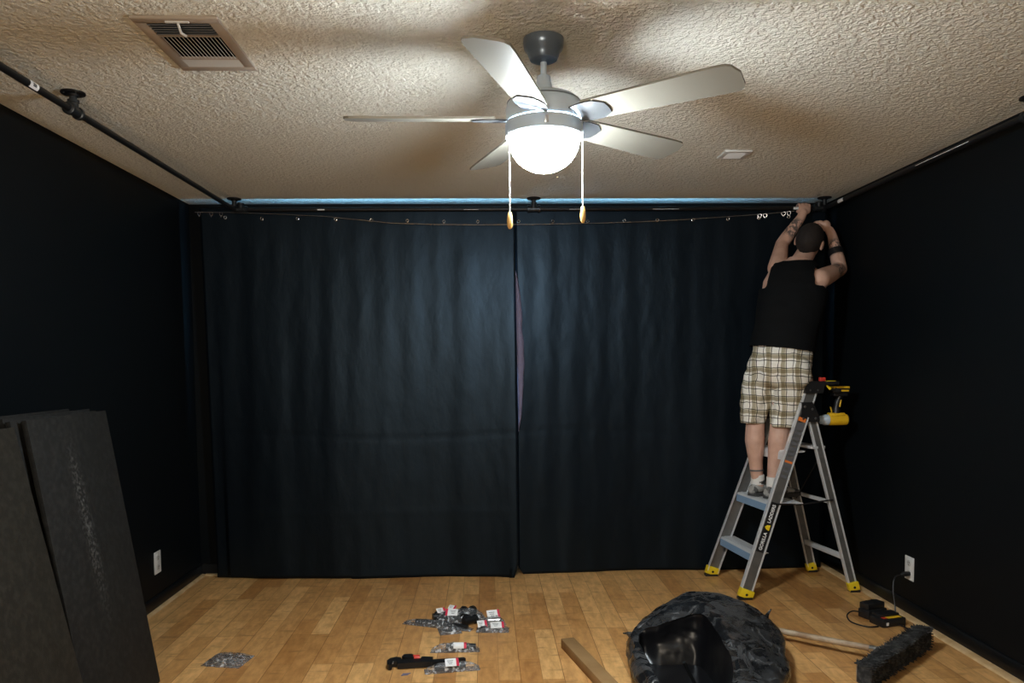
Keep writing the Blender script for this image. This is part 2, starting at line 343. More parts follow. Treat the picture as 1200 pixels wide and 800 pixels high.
g.box(((WX0+WX1)/2, YB+T/2, WZ0/2), (WX1-WX0, T, WZ0)); g.box(((WX0+WX1)/2, YB+T/2, (WZ1+H)/2), (WX1-WX0, T, H-WZ1))
struct('wall_back', g, M['wall'])
g = G(); g.box(((WX0+WX1)/2, YB+0.07, (WZ0+WZ1)/2), (WX1-WX0, 0.01, WZ1-WZ0))
win = struct('window_1', g, M['sky'])
g = G(); fw = 0.05
for x in (WX0+fw/2, WX1-fw/2): g.box((x, YB+0.03, (WZ0+WZ1)/2), (fw, 0.05, WZ1-WZ0))
g.box((0.215, YB+0.03, (WZ0+WZ1)/2), (0.12, 0.05, WZ1-WZ0))
g.box(((WX0+WX1)/2, YB+0.03, WZ0+fw/2), (WX1-WX0, 0.05, fw)); g.box(((WX0+WX1)/2, YB+0.03, WZ1-0.008), (WX1-WX0, 0.05, 0.016))
g.build('window_frame', M['whiteframe'], win)
def baseb(name, p0, p1, n, m, h, d, lip=True):
    p0, p1, n = V(p0), V(p1), V(n)
    prof = [(0, 0), (d, 0), (d, h-0.012), (d*0.45, h), (0, h)] if lip else [(0, 0), (d, 0), (d*0.92, h*0.4), (d*0.7, h*0.72), (d*0.38, h*0.93), (0, h)]
    return struct(name, G().prism([p0 + n*a + V((0, 0, b)) for a, b in prof], p1-p0), m)
BH, BD = 0.075, 0.014
baseb('baseboard_left', (XL, YF, 0), (XL, YB, 0), (1, 0, 0), M['base'], BH, BD)
baseb('baseboard_right', (XR, YF, 0), (XR, YB, 0), (-1, 0, 0), M['base'], BH, BD)
baseb('baseboard_back', (XL+BD, YB, 0), (XR-BD, YB, 0), (0, -1, 0), M['base'], BH, BD)
baseb('trim_1', (XL+BD, YF, 0), (XL+BD, YB-BD, 0), (1, 0, 0), M['palewood'], 0.012, 0.022, False)
baseb('trim_2', (XR-BD, YF, 0), (XR-BD, YB-BD, 0), (-1, 0, 0), M['palewood'], 0.012, 0.04, False)
baseb('trim_3', (XL+BD+0.022, YB-BD, 0), (XR-BD-0.04, YB-BD, 0), (0, -1, 0), M['palewood'], 0.012, 0.022, False)

struct('trim_4', G().box((0.205, YB-BD-0.006, 0.055), (0.07, 0.010, 0.11), bev=0.002), M['white'])

# ------------------------------------------------------------------ ceiling fan
FX, FY = 0.202, 2.492
fan = thing('ceiling_fan', (FX, FY, H), 'five-blade brushed nickel ceiling fan with lit white bowl in the ceiling centre', 'ceiling fan')
c0 = (FX, FY, 0)
G().lathe(c0, [(0.066, 2.4395), (0.0665, 2.425), (0.063, 2.408), (0.052, 2.396), (0.050, 2.386), (0.044, 2.374), (0.03, 2.368), (0.016, 2.366)], n=40).build('canopy', M['nickeldark'], fan)
G().lathe(c0, [(0.0105, 2.375), (0.0105, 2.28)], n=20).build('downrod', M['nickel'], fan)
g = G().lathe(c0, [(0.016, 2.325), (0.021, 2.322), (0.031, 2.268), (0.034, 2.255)], n=28); g.build('rod_collar', M['nickel'], fan)
hs = G().lathe(c0, [(0.034, 2.268), (0.075, 2.262), (0.104, 2.250), (0.119, 2.234), (0.124, 2.216), (0.124, 2.172)], n=56).build('motor_housing', M['nickel'], fan)
G().torus((FX, FY, 2.236), 0.1185, 0.0022, n=56, k=6).build('housing_seam', M['nickeldark'], hs)
lk = G().lathe(c0, [(0.1255, 2.171), (0.1265, 2.166), (0.1265, 2.128), (0.121, 2.122), (0.112, 2.122), (0.112, 2.14)], n=56, cap=False).build('light_kit_ring', M['nickel'], fan)
G().box((FX-0.002, FY-0.1275, 2.148), (0.012, 0.004, 0.022), bev=0.001).build('catch', M['steel'], lk)
bp = [(0.1155*math.cos(a), 2.122 - 0.107*math.sin(a)) for a in [i*PI/2/12 for i in range(13)]]
bowl = G().lathe(c0, [(0.108, 2.127)] + bp, n=56).build('light_bowl', M['bowl'], fan, smooth=180)
PITCH = math.radians(13.0)
def fan_blade(th):
    d = V((math.cos(th), math.sin(th), 0)); t = V((-math.sin(th), math.cos(th), 0))
    w = t*math.cos(PITCH) - V((0, 0, 1))*math.sin(PITCH); nrm = d.cross(w).normalized()
    c = V((FX, FY, 2.186))
    out = [(0.16, 0.052), (0.23, 0.056), (0.4, 0.062), (0.58, 0.068), (0.622, 0.066), (0.637, 0.056), (0.643, 0.040)]
    poly = [c + d*r + w*h for r, h in out] + [c + d*(0.648) + w*(-0.02)] + [c + d*(r-0.004 if r > 0.6 else r) - w*h for r, h in out[::-1]]
    g = G(); g.prism([p - nrm*0.0035 for p in poly], nrm*0.007)
    b = g.build('blade', M['blade'], fan, smooth=30)
    g = G(); iron = [(0.105, 0.040), (0.16, 0.052), (0.20, 0.050), (0.232, 0.028), (0.236, 0)]
    poly = [c + d*r + w*h for r, h in iron] + [c + d*r - w*h for r, h in iron[-2::-1]]
    g.prism([p - nrm*0.008 for p in poly], nrm*0.005); g.build('blade_iron', M['irongrey'], b)
for k in range(5): fan_blade(math.radians(180 + 72*k))
for x, zb in ((0.086, 1.875), (0.322, 1.893)):
    y = FY - 0.045; dx = x - FX
    g = G(); z = 2.118; sgn = 1 if dx > 0 else -1
    g.tube([(FX + dx, y, 2.135), (FX+dx, y, zb)], 0.0016, 6)
    zz = 2.12
    while zz > zb: g.blob((FX+dx, y, zz), 0.0026, 0.0026, 0.0026, nu=6, nv=4); zz -= 0.0095
    g.torus((FX+dx, y, zb+0.11), 0.003, 0.0012, (0, 1, 0), 8, 5)
    ch = g.build('pull_chain', M['chain'], fan)
    G().lathe((FX+dx, y, zb), [(0.003, 0.004), (0.006, 0.0), (0.0085, -0.012), (0.0095, -0.026), (0.008, -0.042), (0.004, -0.05)], n=16).build('finial', M['finial'], ch)
    G().box((FX+dx*0.98, y, 2.132), (0.012, 0.012, 0.012), bev=0.002).build('chain_socket', M['nickel'], ch)

# ------------------------------------------------------------------ ceiling vents
x0, x1, y0, y1 = -1.048, -0.790, 2.338, 2.742
vent = thing('ceiling_vent', ((x0+x1)/2, (y0+y1)/2, H), 'large taupe three-section air vent with white lever on the front left ceiling', 'air vent', )
def frame4(g, x0, x1, y0, y1, b, z0, z1):
    for (ax, bx, ay, by) in ((x0, x1, y0, y0+b), (x0, x1, y1-b, y1), (x0, x0+b, y0+b, y1-b), (x1-b, x1, y0+b, y1-b)):
        cx, cy = (ax+bx)/2, (ay+by)/2
        g.box((cx, cy, (z0+z1)/2), (bx-ax, by-ay, z1-z0), bev=0.0015)
g = G(); frame4(g, x0, x1, y0, y1, 0.034, H-0.010, H-0.0005)
fr = g.build('vent_frame', M['ventframe'], vent)
G().box(((x0+x1)/2, (y0+y1)/2, H-0.0015), (x1-x0-0.06, y1-y0-0.06, 0.002)).build('duct_shade', M['dark'], vent)  # thin dark plate stands in for the shade up in the duct
for y in (2.462, 2.640): G().box(((x0+x1)/2, y, H-0.0065), (x1-x0-0.066, 0.012, 0.006)).build('divider', M['ventframe'], vent)
def louvres_x(ya, yb, n, tilt, m, nm, wk):
    g = G()
    for i in range(n):
        y = ya + (yb-ya)*(i+0.5)/n; R = Matrix.Rotation(tilt, 3, 'X')
        g.box(((x0+x1)/2, y, H-0.008), (x1-x0-0.07, (yb-ya)/n*wk, 0.0014), R)
    g.build(nm, m, vent)
louvres_x(2.374, 2.455, 5, math.radians(48), M['ventshade'], 'louvre_bank', 0.62)  # darker bank colour stands in for the weak light on these louvres
louvres_x(2.648, 2.708, 5, math.radians(-20), M['ventpale'], 'louvre_bank', 0.66)
g = G(); n = 15
for i in range(n):
    x = x0+0.036 + (x1-x0-0.072)*(i+0.5)/n
    g.box((x, 2.551, H-0.0075), (0.0016, 0.16, 0.010), Matrix.Rotation(math.radians(-40), 3, 'Y'))
g.build('fin_bank', M['ventpale'], vent)
g = G(); g.tube([(-0.915, 2.362, H-0.009), (-0.913, 2.365, H-0.018), (-0.916, 2.39, H-0.03), (-0.905, 2.404, H-0.034)], 0.004, 8)
g.box((-0.915, 2.358, H-0.012), (0.07, 0.008, 0.004)); g.build('lever', M['white'], vent)
# small register at the back right
x0, x1, y0, y1 = 1.206, 1.345, 3.755, 3.895
v2 = thing('ceiling_vent', ((x0+x1)/2, (y0+y1)/2, H), 'small white ceiling vent behind the fan blades, towards the far right', 'air vent')
g = G(); frame4(g, x0, x1, y0, y1, 0.024, H-0.010, H-0.0005); g.build('vent_frame', M['white'], v2)
G().box(((x0+x1)/2, (y0+y1)/2, H-0.0015), (x1-x0-0.04, y1-y0-0.04, 0.002)).build('duct_shade', M['ventshade'], v2)  # grey plate painted as the duct's shade behind the louvres
g = G()
for i in range(4): g.box(((x0+x1)/2, y0+0.024+(y1-y0-0.048)*(i+0.5)/4, H-0.008), (x1-x0-0.05, 0.018, 0.0015), Matrix.Rotation(math.radians(-35), 3, 'X'))
g.build('louvre_bank', M['white'], v2)

# ------------------------------------------------------------------ iron pipe rails
PZ, PR = 2.370, 0.0135
def pipe_rail(label, p0, p1, flanges, tees, name='pipe_rail'):
    root = thing(name, (V(p0)+V(p1))/2, label, 'pipe rail', 'iron pipe rails under the ceiling')
    d = (V(p1)-V(p0)).normalized()
    G().tube([p0, p1], PR, 16).build('pipe', M['iron'], root)
    for f in flanges:
        f = V(f); fl = G().lathe((f.x, f.y, 0), [(0.043, H-0.0005), (0.044, H-0.004), (0.042, H-0.007), (0.022, H-0.009), (0.018, H-0.016), (0.012, H-0.017)], n=28).build('flange', M['iron'], root)
        G().lathe((f.x, f.y, 0), [(0.0135, H-0.012), (0.0135, PZ+0.008)], n=16).build('nipple', M['ironpale'], fl)
        for k in range(4):
            a = PI/4 + k*PI/2
            G().lathe((f.x+0.032*math.cos(a), f.y+0.032*math.sin(a), H-0.0095), [(0.003, 0), (0.004, 0.003)], n=8).build('screw', M['ironpale'], fl)
    for t in tees:
        t = V(t); g = G()
        g.tube([t-d*0.042, t-d*0.040, t-d*0.026, t-d*0.024, t+d*0.024, t+d*0.026, t+d*0.040, t+d*0.042], [0.019, 0.0235, 0.0235, 0.0192, 0.0192, 0.0235, 0.0235, 0.019], 18)
        g.tube([t, t+V((0, 0, 0.03)), t+V((0, 0, 0.031)), t+V((0, 0, 0.04))], [0.018, 0.018, 0.0215, 0.0215], 16)
        g.build('tee_fitting', M['ironpale'], root)
    return root
LX, RX, BY = -1.558, 2.205, 4.842
left = pipe_rail('black iron pipe rail under the ceiling along the left wall', (LX, 0.6, PZ), (LX, BY, PZ), [(LX, 2.985, 0)], [(LX, 2.985, PZ), (LX, 1.2, PZ)])
back = pipe_rail('black iron pipe rail carrying the curtains across the back of the room', (LX, BY, PZ), (RX, BY, PZ), [(LX-0.004, BY, 0), (0.323, BY, 0), (RX, BY, 0)], [(LX+0.036, BY, PZ), (0.323, BY, PZ), (RX-0.036, BY, PZ)])
right = pipe_rail('black iron pipe rail under the ceiling along the right wall', (RX, 0.6, PZ), (RX, BY-0.02, PZ), [(RX-0.03+0.03, 3.0, 0)], [(RX, 3.0, PZ)])
# printed marks and stickers on the pipes
def sticker(parent, c, size, m=M['paper'], rot=None): return G().box(c, size, rot, bev=0).build('sticker', m, parent)
def cuff(c, d, length, parent, m, a0, a1, r=PR+0.0006):
    d = V(d); u = V((0, 0, 1)); w = d.cross(u).normalized(); g = G(); n = 6; A = []
    for k in (0, 1):
        A.append([g.bm.verts.new(V(c) + d*(k-0.5)*length + (w*math.cos(a) + u*math.sin(a))*r) for a in [a0+(a1-a0)*i/n for i in range(n+1)]])
    for i in range(n): g.bm.faces.new((A[0][i], A[0][i+1], A[1][i+1], A[1][i]))
    return g.build('sticker', m, parent)
for xc, ln in ((-1.02, 0.045), (-0.075, 0.09), (0.60, 0.10), (1.17, 0.17)): cuff((xc, BY, PZ), (1, 0, 0), ln, back, M['ink'], -0.5 if ln < 0.05 else -0.40, 0.0 if ln < 0.05 else -0.25)
cuff((2.02, BY, PZ), (1, 0, 0), 0.045, back, M['paper'], -0.7, 0.5)
cuff((LX, 2.715, PZ), (0, 1, 0), 0.05, left, M['paper'], -1.2, 0.9)
cuff((LX, 2.715, PZ), (0, 1, 0), 0.02, left, M['greyink'], -0.5, 0.3, PR+0.0012)
cuff((RX, 3.58, PZ), (0, 1, 0), 0.42, right, M['ink'], PI-0.1, PI+0.12)
cuff((RX, 4.60, PZ), (0, 1, 0), 0.07, right, M['paper'], PI-0.9, PI+0.9)

# ------------------------------------------------------------------ curtains
def bottom_y(x):
    pts = [(-1.80, 4.925), (-1.3, 4.87), (-0.88, 4.845), (-0.3, 4.86), (0.0, 4.835), (0.19, 4.80), (0.2, 4.87), (0.5, 4.885), (0.96, 4.915), (1.58, 4.88), (2.25, 4.90)]
    for (a, b), (c, d) in zip(pts, pts[1:]):
        if x <= c: t = (x-a)/(c-a); t = t*t*(3-2*t); return b + (d-b)*t
    return pts[-1][1]
def curtain(label, xa, xb, seed, z0f, yo=0.0):
    g = G(); nx, nz = int((xb-xa)/0.016), 120; ztop = 2.388; rows = []
    for j in range(nz+1):
        row = []; t = j/nz
        for i in range(nx+1):
            x = xa + (xb-xa)*i/nx; zb = z0f(x)
            z = ztop + (zb-ztop)*t
            y = 4.872 + (bottom_y(min(x, 0.19) if xa < -1 else max(x, 0.205))-4.872)*t**0.8
            fold = 0.0006*math.sin(x*16+seed+0.6*math.sin(x*5)+0.25*t) + 0.0012*math.sin(x*37+seed*2+1.2*t)
            fold += 0.0045*noise.noise(V((x*2.2, seed, z*0.7))) + 0.0022*noise.noise(V((x*8, seed+3, z*2.2)))+0.0014*noise.noise(V((x*22, seed+5, z*7)))
            crease = 0.0016*math.exp(-((z-0.93-0.02*math.sin(3*x))/0.012)**2) - 0.0016*math.exp(-((z-0.43)/0.012)**2)
            y += yo + fold*min(1, 0.2+t*6) + crease
            xx = x + (0.02*t if i < 6 and xa < -1 else 0) - (0.030*max(0, 1-z/0.09) if xa < -1 and i > nx-3 else 0)
            row.append(g.bm.verts.new((xx, y, z)))
        rows.append(row)
    for a, b in zip(rows, rows[1:]):
        for i in range(nx): g.bm.faces.new((a[i], b[i], b[i+1], a[i+1]))
    return g, label
def finish(gl, loc, xs):
    g, label = gl
    root = thing('curtain', loc, label, 'curtain', 'black curtain panels across the back wall')
    o = g.build('fabric_panel', M['curtain'], root, smooth=180)
    md = o.modifiers.new('thick', 'SOLIDIFY'); md.thickness = 0.002; md.offset = 1
    for x, z in xs:
        G().torus((x, 4.8640, z), 0.0085, 0.0026, (0, 1, 0), 18, 8).build('grommet', M['ring'], root)
    return root
grom = [(-1.628, 2.326), (-1.40, 2.317), (-1.176, 2.318), (-0.935, 2.312), (-0.71, 2.308), (-0.483, 2.303), (-0.251, 2.297), (-0.034, 2.296), (0.227, 2.296), (0.446, 2.295), (0.671, 2.294), (0.907, 2.299), (1.123, 2.301), (1.355, 2.303), (1.583, 2.308), (1.784, 2.313), (1.98, 2.320)]
lc = finish(curtain('left black curtain panel, hanging from the pipe to the floor left of the seam', -1.79, 0.2045, 1.3, lambda x: 0.002 + (0.006 if x < -0.88 else 0), -0.003), (-0.8, 4.87, 0), [p for p in grom if p[0] < 0.15])
rc = finish(curtain('right black curtain panel, hanging behind the ladder with a lilac fold at its edge', 0.2052, 2.24, 4.1, lambda x: 0.002 + (0.05*max(0, 1-(x-0.205)/0.03) if x < 0.235 else 0), 0.005), (1.2, 4.87, 0), [p for p in grom if p[0] > 0.15])
# turned-back edge of the right panel showing its lilac lining
g = G(); rows = []
for j in range(41):
    t = j/40; z = 1.98 - t*1.03; w = 0.042*(math.sin(PI*min(1, t*1.02))**0.6) + 0.003
    w *= 1 + 0.2*noise.noise(V((0, 0, z*9)))
    yb = 4.832
    rows.append([g.bm.verts.new((0.200 + w*f + 0.012*t, yb - 0.010*math.sin(PI*f) + 0.003*noise.noise(V((f*3, 1, z*14))), z)) for f in (0, 0.2, 0.4, 0.6, 0.8, 1.0)])
for a, b in zip(rows, rows[1:]):
    for i in range(5): g.bm.faces.new((a[i], b[i], b[i+1], a[i+1]))
o = g.build('lining_fold', M['lilac'], rc, smooth=180); o['label'] = 'lilac lining fold'
md = o.modifiers.new('thick', 'SOLIDIFY'); md.thickness = 0.002
# slack wire and loose rings
sag = [(-1.80, 4.822, 2.352), (-1.586, 4.822, 2.349), (-1.28, 4.82, 2.338), (-1.002, 4.82, 2.324), (-0.80, 4.82, 2.303), (-0.574, 4.82, 2.280), (-0.30, 4.82, 2.271), (-0.034, 4.82, 2.268), (0.35, 4.82, 2.270), (0.73, 4.82, 2.276), (1.0, 4.82, 2.284), (1.281, 4.82, 2.296), (1.56, 4.82, 2.314), (1.835, 4.82, 2.333), (2.0, 4.822, 2.349)]
wire = G().tube(sag, 0.0017, 6).build('curtain_wire', M['steel'], origin=(0.1, 4.82, 2.3))
tag(wire, 'thin steel wire sagging in front of the top of the black curtains', 'wire')
def wire_z(x):
    for a, b in zip(sag, sag[1:]):
        if x <= b[0]: t = (x-a[0])/(b[0]-a[0]); return a[2]+(b[2]-a[2])*t
for x, lab in ((-1.775, 'nickel curtain ring at the far left end of the slack wire'), (-1.70, 'second nickel curtain ring from the left wall on the wire'), (-1.64, 'nickel curtain ring on the wire just left of the left pipe corner'),
               (1.775, 'leftmost nickel curtain ring of those left of the person'), (1.81, 'nickel curtain ring in the middle of those left of the person'), (1.93, 'nickel curtain ring on the wire left of the raised hand'), (1.965, 'nickel curtain ring on the wire nearest the raised left hand')):
    o = G().torus((x, 4.822, wire_z(x)-0.009), 0.011, 0.0018, (0.35, 1, 0.1), 18, 6).torus((x, 4.822, wire_z(x)-0.024), 0.005, 0.0012, (0.8, 1, 0), 12, 5).build('curtain_ring', M['ring'], origin=(x, 4.822, wire_z(x)))
    tag(o, lab, 'curtain ring', 'loose rings on the curtain wire')

# ------------------------------------------------------------------ wall outlets
def outlet(c, n, label):
    root = thing('wall_outlet', c, label, 'outlet', 'white wall outlets')
    c = V(c); n = V(n); t = V((0, 1, 0)); R = basis(t, (0, 0, 1))
    G().box(c + n*0.003, (0.082, 0.128, 0.006), R, bev=0.002).build('cover_plate', M['white'], root)
    for dz in (0.028, -0.028):
        f = G().lathe(c + n*0.0055 + V((0, 0, dz)), [(0.018, 0), (0.0175, 0.002), (0.016, 0.0026)], n, 24).build('socket_face', M['ventpale'], root)
        g = G()
        for dy in (-0.006, 0.006): g.box(c + n*0.0083 + V((0, dy, dz+0.004)), (0.002, 0.009, 0.0012), R)
        g.lathe(c + n*0.0078 + V((0, 0, dz-0.008)), [(0.0025, 0), (0.0025, 0.001)], n, 10); g.build('slots', M['dark'], f)
    G().lathe(c + n*0.006, [(0.003, 0), (0.0025, 0.001)], n, 10).build('plate_screw', M['steel'], root)
outlet((XL, 4.357, 0.262), (1, 0, 0), 'white duplex wall outlet low on the left wall, nothing plugged in')
outlet((XR, 3.950, 0.257), (-1, 0, 0), 'white duplex wall outlet on the right wall with a black plug in it')

# ------------------------------------------------------------------ dark panels leaning on the left wall
def panel(label, foot, top, y0, y1, th, m, twist=0.0):
    (fx, fz), (tx, tz) = foot, top
    up = V((tx-fx, twist, tz-fz)); L_ = up.length; up.normalize(); a = V((0, 1, 0)); a = (a - up*a.dot(up)).normalized(); n = a.cross(up)
    if n.x < 0: n = -n
    c = V((fx, (y0+y1)/2, fz)) + up*L_/2 - n*th/2
    R = Matrix((n, a, up)).transposed()
    g = G().box(c, (th, y1-y0, L_), R, bev=0.002)
    o = g.build('wall_panel', m, None, V((fx, (y0+y1)/2, 0)))
    return tag(o, label, 'panel', 'dark panels leaning on the left wall')
panel('charcoal panel with a pale dusty streak, frontmost of the farther leaning stack', (-1.454, 0.0), (-1.645, 1.205), 2.745, 3.31, 0.020, M['boarddusty'])
for k, (off, dz, dy, lab) in enumerate(((0.036, 0.0, -0.01, 'charcoal panel directly behind the streaked panel of the farther stack'), (0.068, 0.008, 0.0, 'charcoal panel third from the front in the farther leaning stack'),
                             (0.098, 0.0, -0.015, 'charcoal panel second from the wall in the farther leaning stack'), (0.150, 0.01, -0.01, 'charcoal panel nearest the left wall in the farther leaning stack'))):
    panel(lab, (-1.454-off, 0), (-1.645-off, 1.205+dz), 2.72+dy, 3.31+dy, 0.018, M['board'])
panel('brownish black panel standing nearest the camera, frontmost of the near stack', (-1.407, 0.0), (-1.664, 1.185), 2.09, 2.705, 0.020, M['boardbrown'])
panel('charcoal panel hidden behind the brownish panel nearest the camera', (-1.447, 0.0), (-1.706, 1.19), 2.07, 2.67, 0.018, M['board'])

# ------------------------------------------------------------------ step ladder
lad = thing('step_ladder', (1.83, 4.55, 0), 'aluminium A-frame step ladder with yellow feet in the right corner', 'ladder')
FN0, FN1 = V((1.499, 4.272, 0.0)), V((1.889, 4.365, 1.10))
FF0, FF1 = V((1.450, 4.767, 0.0)), V((1.812, 4.675, 1.10))
RN0, RN1 = V((2.206, 4.372, 0.0)), V((1.930, 4.385, 1.085))
RF0, RF1 = V((2.142, 4.815, 0.0)), V((1.850, 4.690, 1.085))
def on(a, b, z): return a + (b-a)*((z-a.z)/(b.z-a.z))
def rail(name, a, b, za, zb, depth, flange, outward):
    a, b = on(a, b, za), on(a, b, zb); ax = (b-a).normalized(); ow = V((0, outward, 0)); ow = (ow - ax*ow.dot(ax)).normalized(); sd = ax.cross(ow).normalized()
    if sd.x < 0: sd = -sd
    R = Matrix((sd, ow, ax)).transposed(); L_ = (b-a).length; c = (a+b)/2
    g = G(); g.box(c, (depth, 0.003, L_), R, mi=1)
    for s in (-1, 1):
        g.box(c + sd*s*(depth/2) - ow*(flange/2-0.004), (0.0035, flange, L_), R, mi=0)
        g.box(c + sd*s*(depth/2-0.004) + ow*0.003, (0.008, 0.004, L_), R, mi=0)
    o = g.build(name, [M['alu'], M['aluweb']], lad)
    return o, R
fn, RNn = rail('front_rail', FN0, FN1, 0.03, 1.235, 0.070, 0.028, -1)
rail('front_rail', FF0, FF1, 0.03, 1.235, 0.070, 0.028, 1)
rail('rear_rail', RN0, RN1, 0.03, 1.06, 0.048, 0.024, -1)
rail('rear_rail', RF0, RF1, 0.03, 1.06, 0.048, 0.024, 1)
def foot(a, b, w):
    c = on(a, b, 0.03); ax = (b-a).normalized(); R = basis(V((ax.z, 0, -ax.x)), (0, 1, 0))
    f = G().box(c + ax*0.004, (w, 0.042, 0.050), R, bev=0.004).build('foot', M['yellowplastic'], lad)
    G().box((c.x-ax.x*0.02, c.y, 0.007), (w*0.98, 0.046, 0.0136), bev=0.003).build('rubber_pad', M['blackplastic'], f)
    G().lathe(c + V((0, -0.0205, 0.0)), [(0.008, 0), (0.007, 0.002), (0.002, 0.0022)], (0, -1, 0), 14).build('rivet', M['blackplastic'], f)
for a, b, w in ((FN0, FN1, 0.084), (FF0, FF1, 0.084), (RN0, RN1, 0.062), (RF0, RF1, 0.062)): foot(a, b, w)
def step(z, depth, film):
    a, b = on(FN0, FN1, z), on(FF0, FF1, z); y0, y1 = a.y+0.004, b.y-0.004; fa, fb = a.x-0.030, b.x-0.030
    g = G(); n = 10
    pts = lambda x, y: [(x-0.002, y, z-0.055), (x, y, z-0.012), (x+0.008, y, z), (x+depth, y, z), (x+depth, y, z-0.006), (x+0.012, y, z-0.010), (x+0.004, y, z-0.055)]
    A = pts(fa, y0); B = pts(fb, y1)
    va = [g.bm.verts.new(p) for p in A]; vb = [g.bm.verts.new(p) for p in B]; k = len(va)
    fs = [g.bm.faces.new(va[::-1]), g.bm.faces.new(vb)]
    for i in range(k):
        f = g.bm.faces.new((va[i], va[(i+1) % k], vb[(i+1) % k], vb[i]))
        if i == 0 and film: f.material_index = 1
    for q in range(5):
        t0 = 0.025 + q*depth/5.6
        g.hexa([(fa+t0, y0, z), (fa+t0+0.012, y0, z), (fb+t0+0.012, y1, z), (fb+t0, y1, z), (fa+t0, y0, z+0.002), (fa+t0+0.012, y0, z+0.002), (fb+t0+0.012, y1, z+0.002), (fb+t0, y1, z+0.002)])
    return g.build('step', [M['alu'], M['alublue']], lad)
step(0.262, 0.075, True); step(0.553, 0.20, True); step(0.855, 0.11, False)
def rung(z, w, h):
    a, b = on(RN0, RN1, z), on(RF0, RF1, z); d = b-a
    G().box((a+b)/2, (w, d.length, h), basis(V((d.y, -d.x, 0)), d), bev=0.002).build('rear_rung', M['alu'], lad)
rung(0.205, 0.020, 0.032); rung(0.54, 0.016, 0.022); rung(0.872, 0.085, 0.016)
for p, q in ((on(FN0, FN1, 0.55)+V((0, -0.012, 0)), on(RN0, RN1, 0.56)+V((0, -0.012, 0))), (on(FF0, FF1, 0.55), on(RF0, RF1, 0.56))):
    G().tube([p, (p+q)/2 + V((0, 0, -0.012)), q], 0.005, 8).build('spreader', M['blackplastic'], lad)
for s in (0.0,):
    p, q = on(RN0, RN1, 0.50), on(RN0, RN1, 0.84)
    G().tube([on(RF0, RF1, 0.5), on(RN0, RN1, 0.83)], 0.0035, 8).build('diagonal_brace', M['blackplastic'], lad)
p = on(FF0, FF1, 0.185); G().tube([p + V((0.02, -0.012, -0.02)), p + V((0.05, -0.012, 0.07))], 0.006, 8).build('lower_brace', M['blackplastic'], lad)
# hinges and top cap
for a, b, s in ((FN1, RN1, -1), (FF1, RF1, 1)):
    c = (a+b)/2 + V((0, s*0.006, -0.01)); g = G()
    poly = [(-0.062, 0, -0.055), (0.062, 0, -0.055), (0.060, 0, -0.02), (0.035, 0, 0.035), (0.02, 0, 0.062), (-0.045, 0, 0.062), (-0.045, 0, 0.0)]
    g.prism([c + V(q) + V((0, s*0.012, 0)) for q in poly], (0, -s*0.03, 0))
    h = g.build('hinge', M['blackplastic'], lad, smooth=20)
    for q in ((-0.035, -0.035), (0.04, -0.035), (0.02, 0.02), (-0.025, 0.035)):
        G().lathe(c + V((q[0], s*0.012, q[1])), [(0.008, 0), (0.007, 0.003), (0.002, 0.004)], (0, s, 0), 12).build('rivet', M['steel'], h)
tn, tf = on(FN0, FN1, 1.235), on(FF0, FF1, 1.235)
g = G(); prof = [(-0.052, -0.038), (0.052, -0.038), (0.064, 0.022), (0.058, 0.032), (-0.036, 0.032), (-0.044, 0.024)]
g.prism([(tn.x+a, tn.y-0.026, tn.z+b) for a, b in prof], V((tf.x-tn.x, tf.y-tn.y+0.052, 0)))
cap = g.build('top_cap', M['blackplastic'], lad, smooth=20)
for dx in (-0.025, 0.02): G().lathe((tn.x+dx, tn.y-0.0265, tn.z-0.02), [(0.006, 0), (0.005, 0.003)], (0, -1, 0), 12).build('rivet', M['steel'], cap)
G().box((tn.x+0.065, tn.y+0.02, tn.z+0.043), (0.034, 0.026, 0.022), bev=0.003).build('latch', M['red'], cap)['label'] = 'red latch'
# tool hook arm beside the cap
g = G(); hx, hy, hz = tn.x+0.055, tn.y+0.03, tn.z+0.01
g.box((hx+0.055, hy, hz+0.010), (0.11, 0.05, 0.022), bev=0.004); g.tube([(hx+0.02, hy-0.028, hz+0.0), (hx+0.045, hy-0.028, hz-0.02), (hx+0.075, hy-0.028, hz-0.034), (hx+0.09, hy-0.028, hz-0.02)], 0.006, 8)
arm = g.build('tool_arm', M['blackplastic'], cap)
g = G(); g.box((hx+0.06, hy-0.01, hz+0.022), (0.06, 0.02, 0.004), bev=0.001); g.tube([(hx+0.028, hy-0.034, hz-0.004), (hx+0.05, hy-0.034, hz-0.024)], [0.005, 0.009], 8)
g.build('arm_accent', M['yellowplastic'], arm)
# labels on the near front rail (outer face looks towards the viewer)
fax = (FN1-FN0).normalized(); fow = V(RNn.col[1]); fsd = fax.cross(fow)
def rail_label(z0, z1, w, m, off=0.0035):
    a, b = on(FN0, FN1, z0), on(FN0, FN1, z1)
    return G().box((a+b)/2 + fow*off, (w, 0.0012, (b-a).length), RNn).build('rail_label', m, fn)
lb = rail_label(0.272, 0.557, 0.046, M['blackplastic'])
def rail_text(s, z, size, wt=0.0008): return text_mesh('lettering', s, size, M['ink'], fn, on(FN0, FN1, z) + fow*0.0046, fax, (-1, 0, 0.3), weight=wt)
rail_text('GORILLA', 0.334, 0.0265); rail_text('LADDERS', 0.492, 0.0265)
a = on(FN0, FN1, 0.414) + fow*0.0045; l_ = V((-1, 0, 0)); l_ = (l_ - fax*l_.dot(fax)).normalized()
G().prism([a + fax*0.017 - l_*0.014, a - fax*0.017 - l_*0.014, a - fax*0.012 + l_*0.006, a + l_*0.016, a + fax*0.012 + l_*0.006], fow*0.001).build('emblem', M['yellowplastic'], fn)
rail_label(0.70, 1.02, 0.044, M['greyink']); rail_label(1.03, 1.052, 0.046, M['orange'])
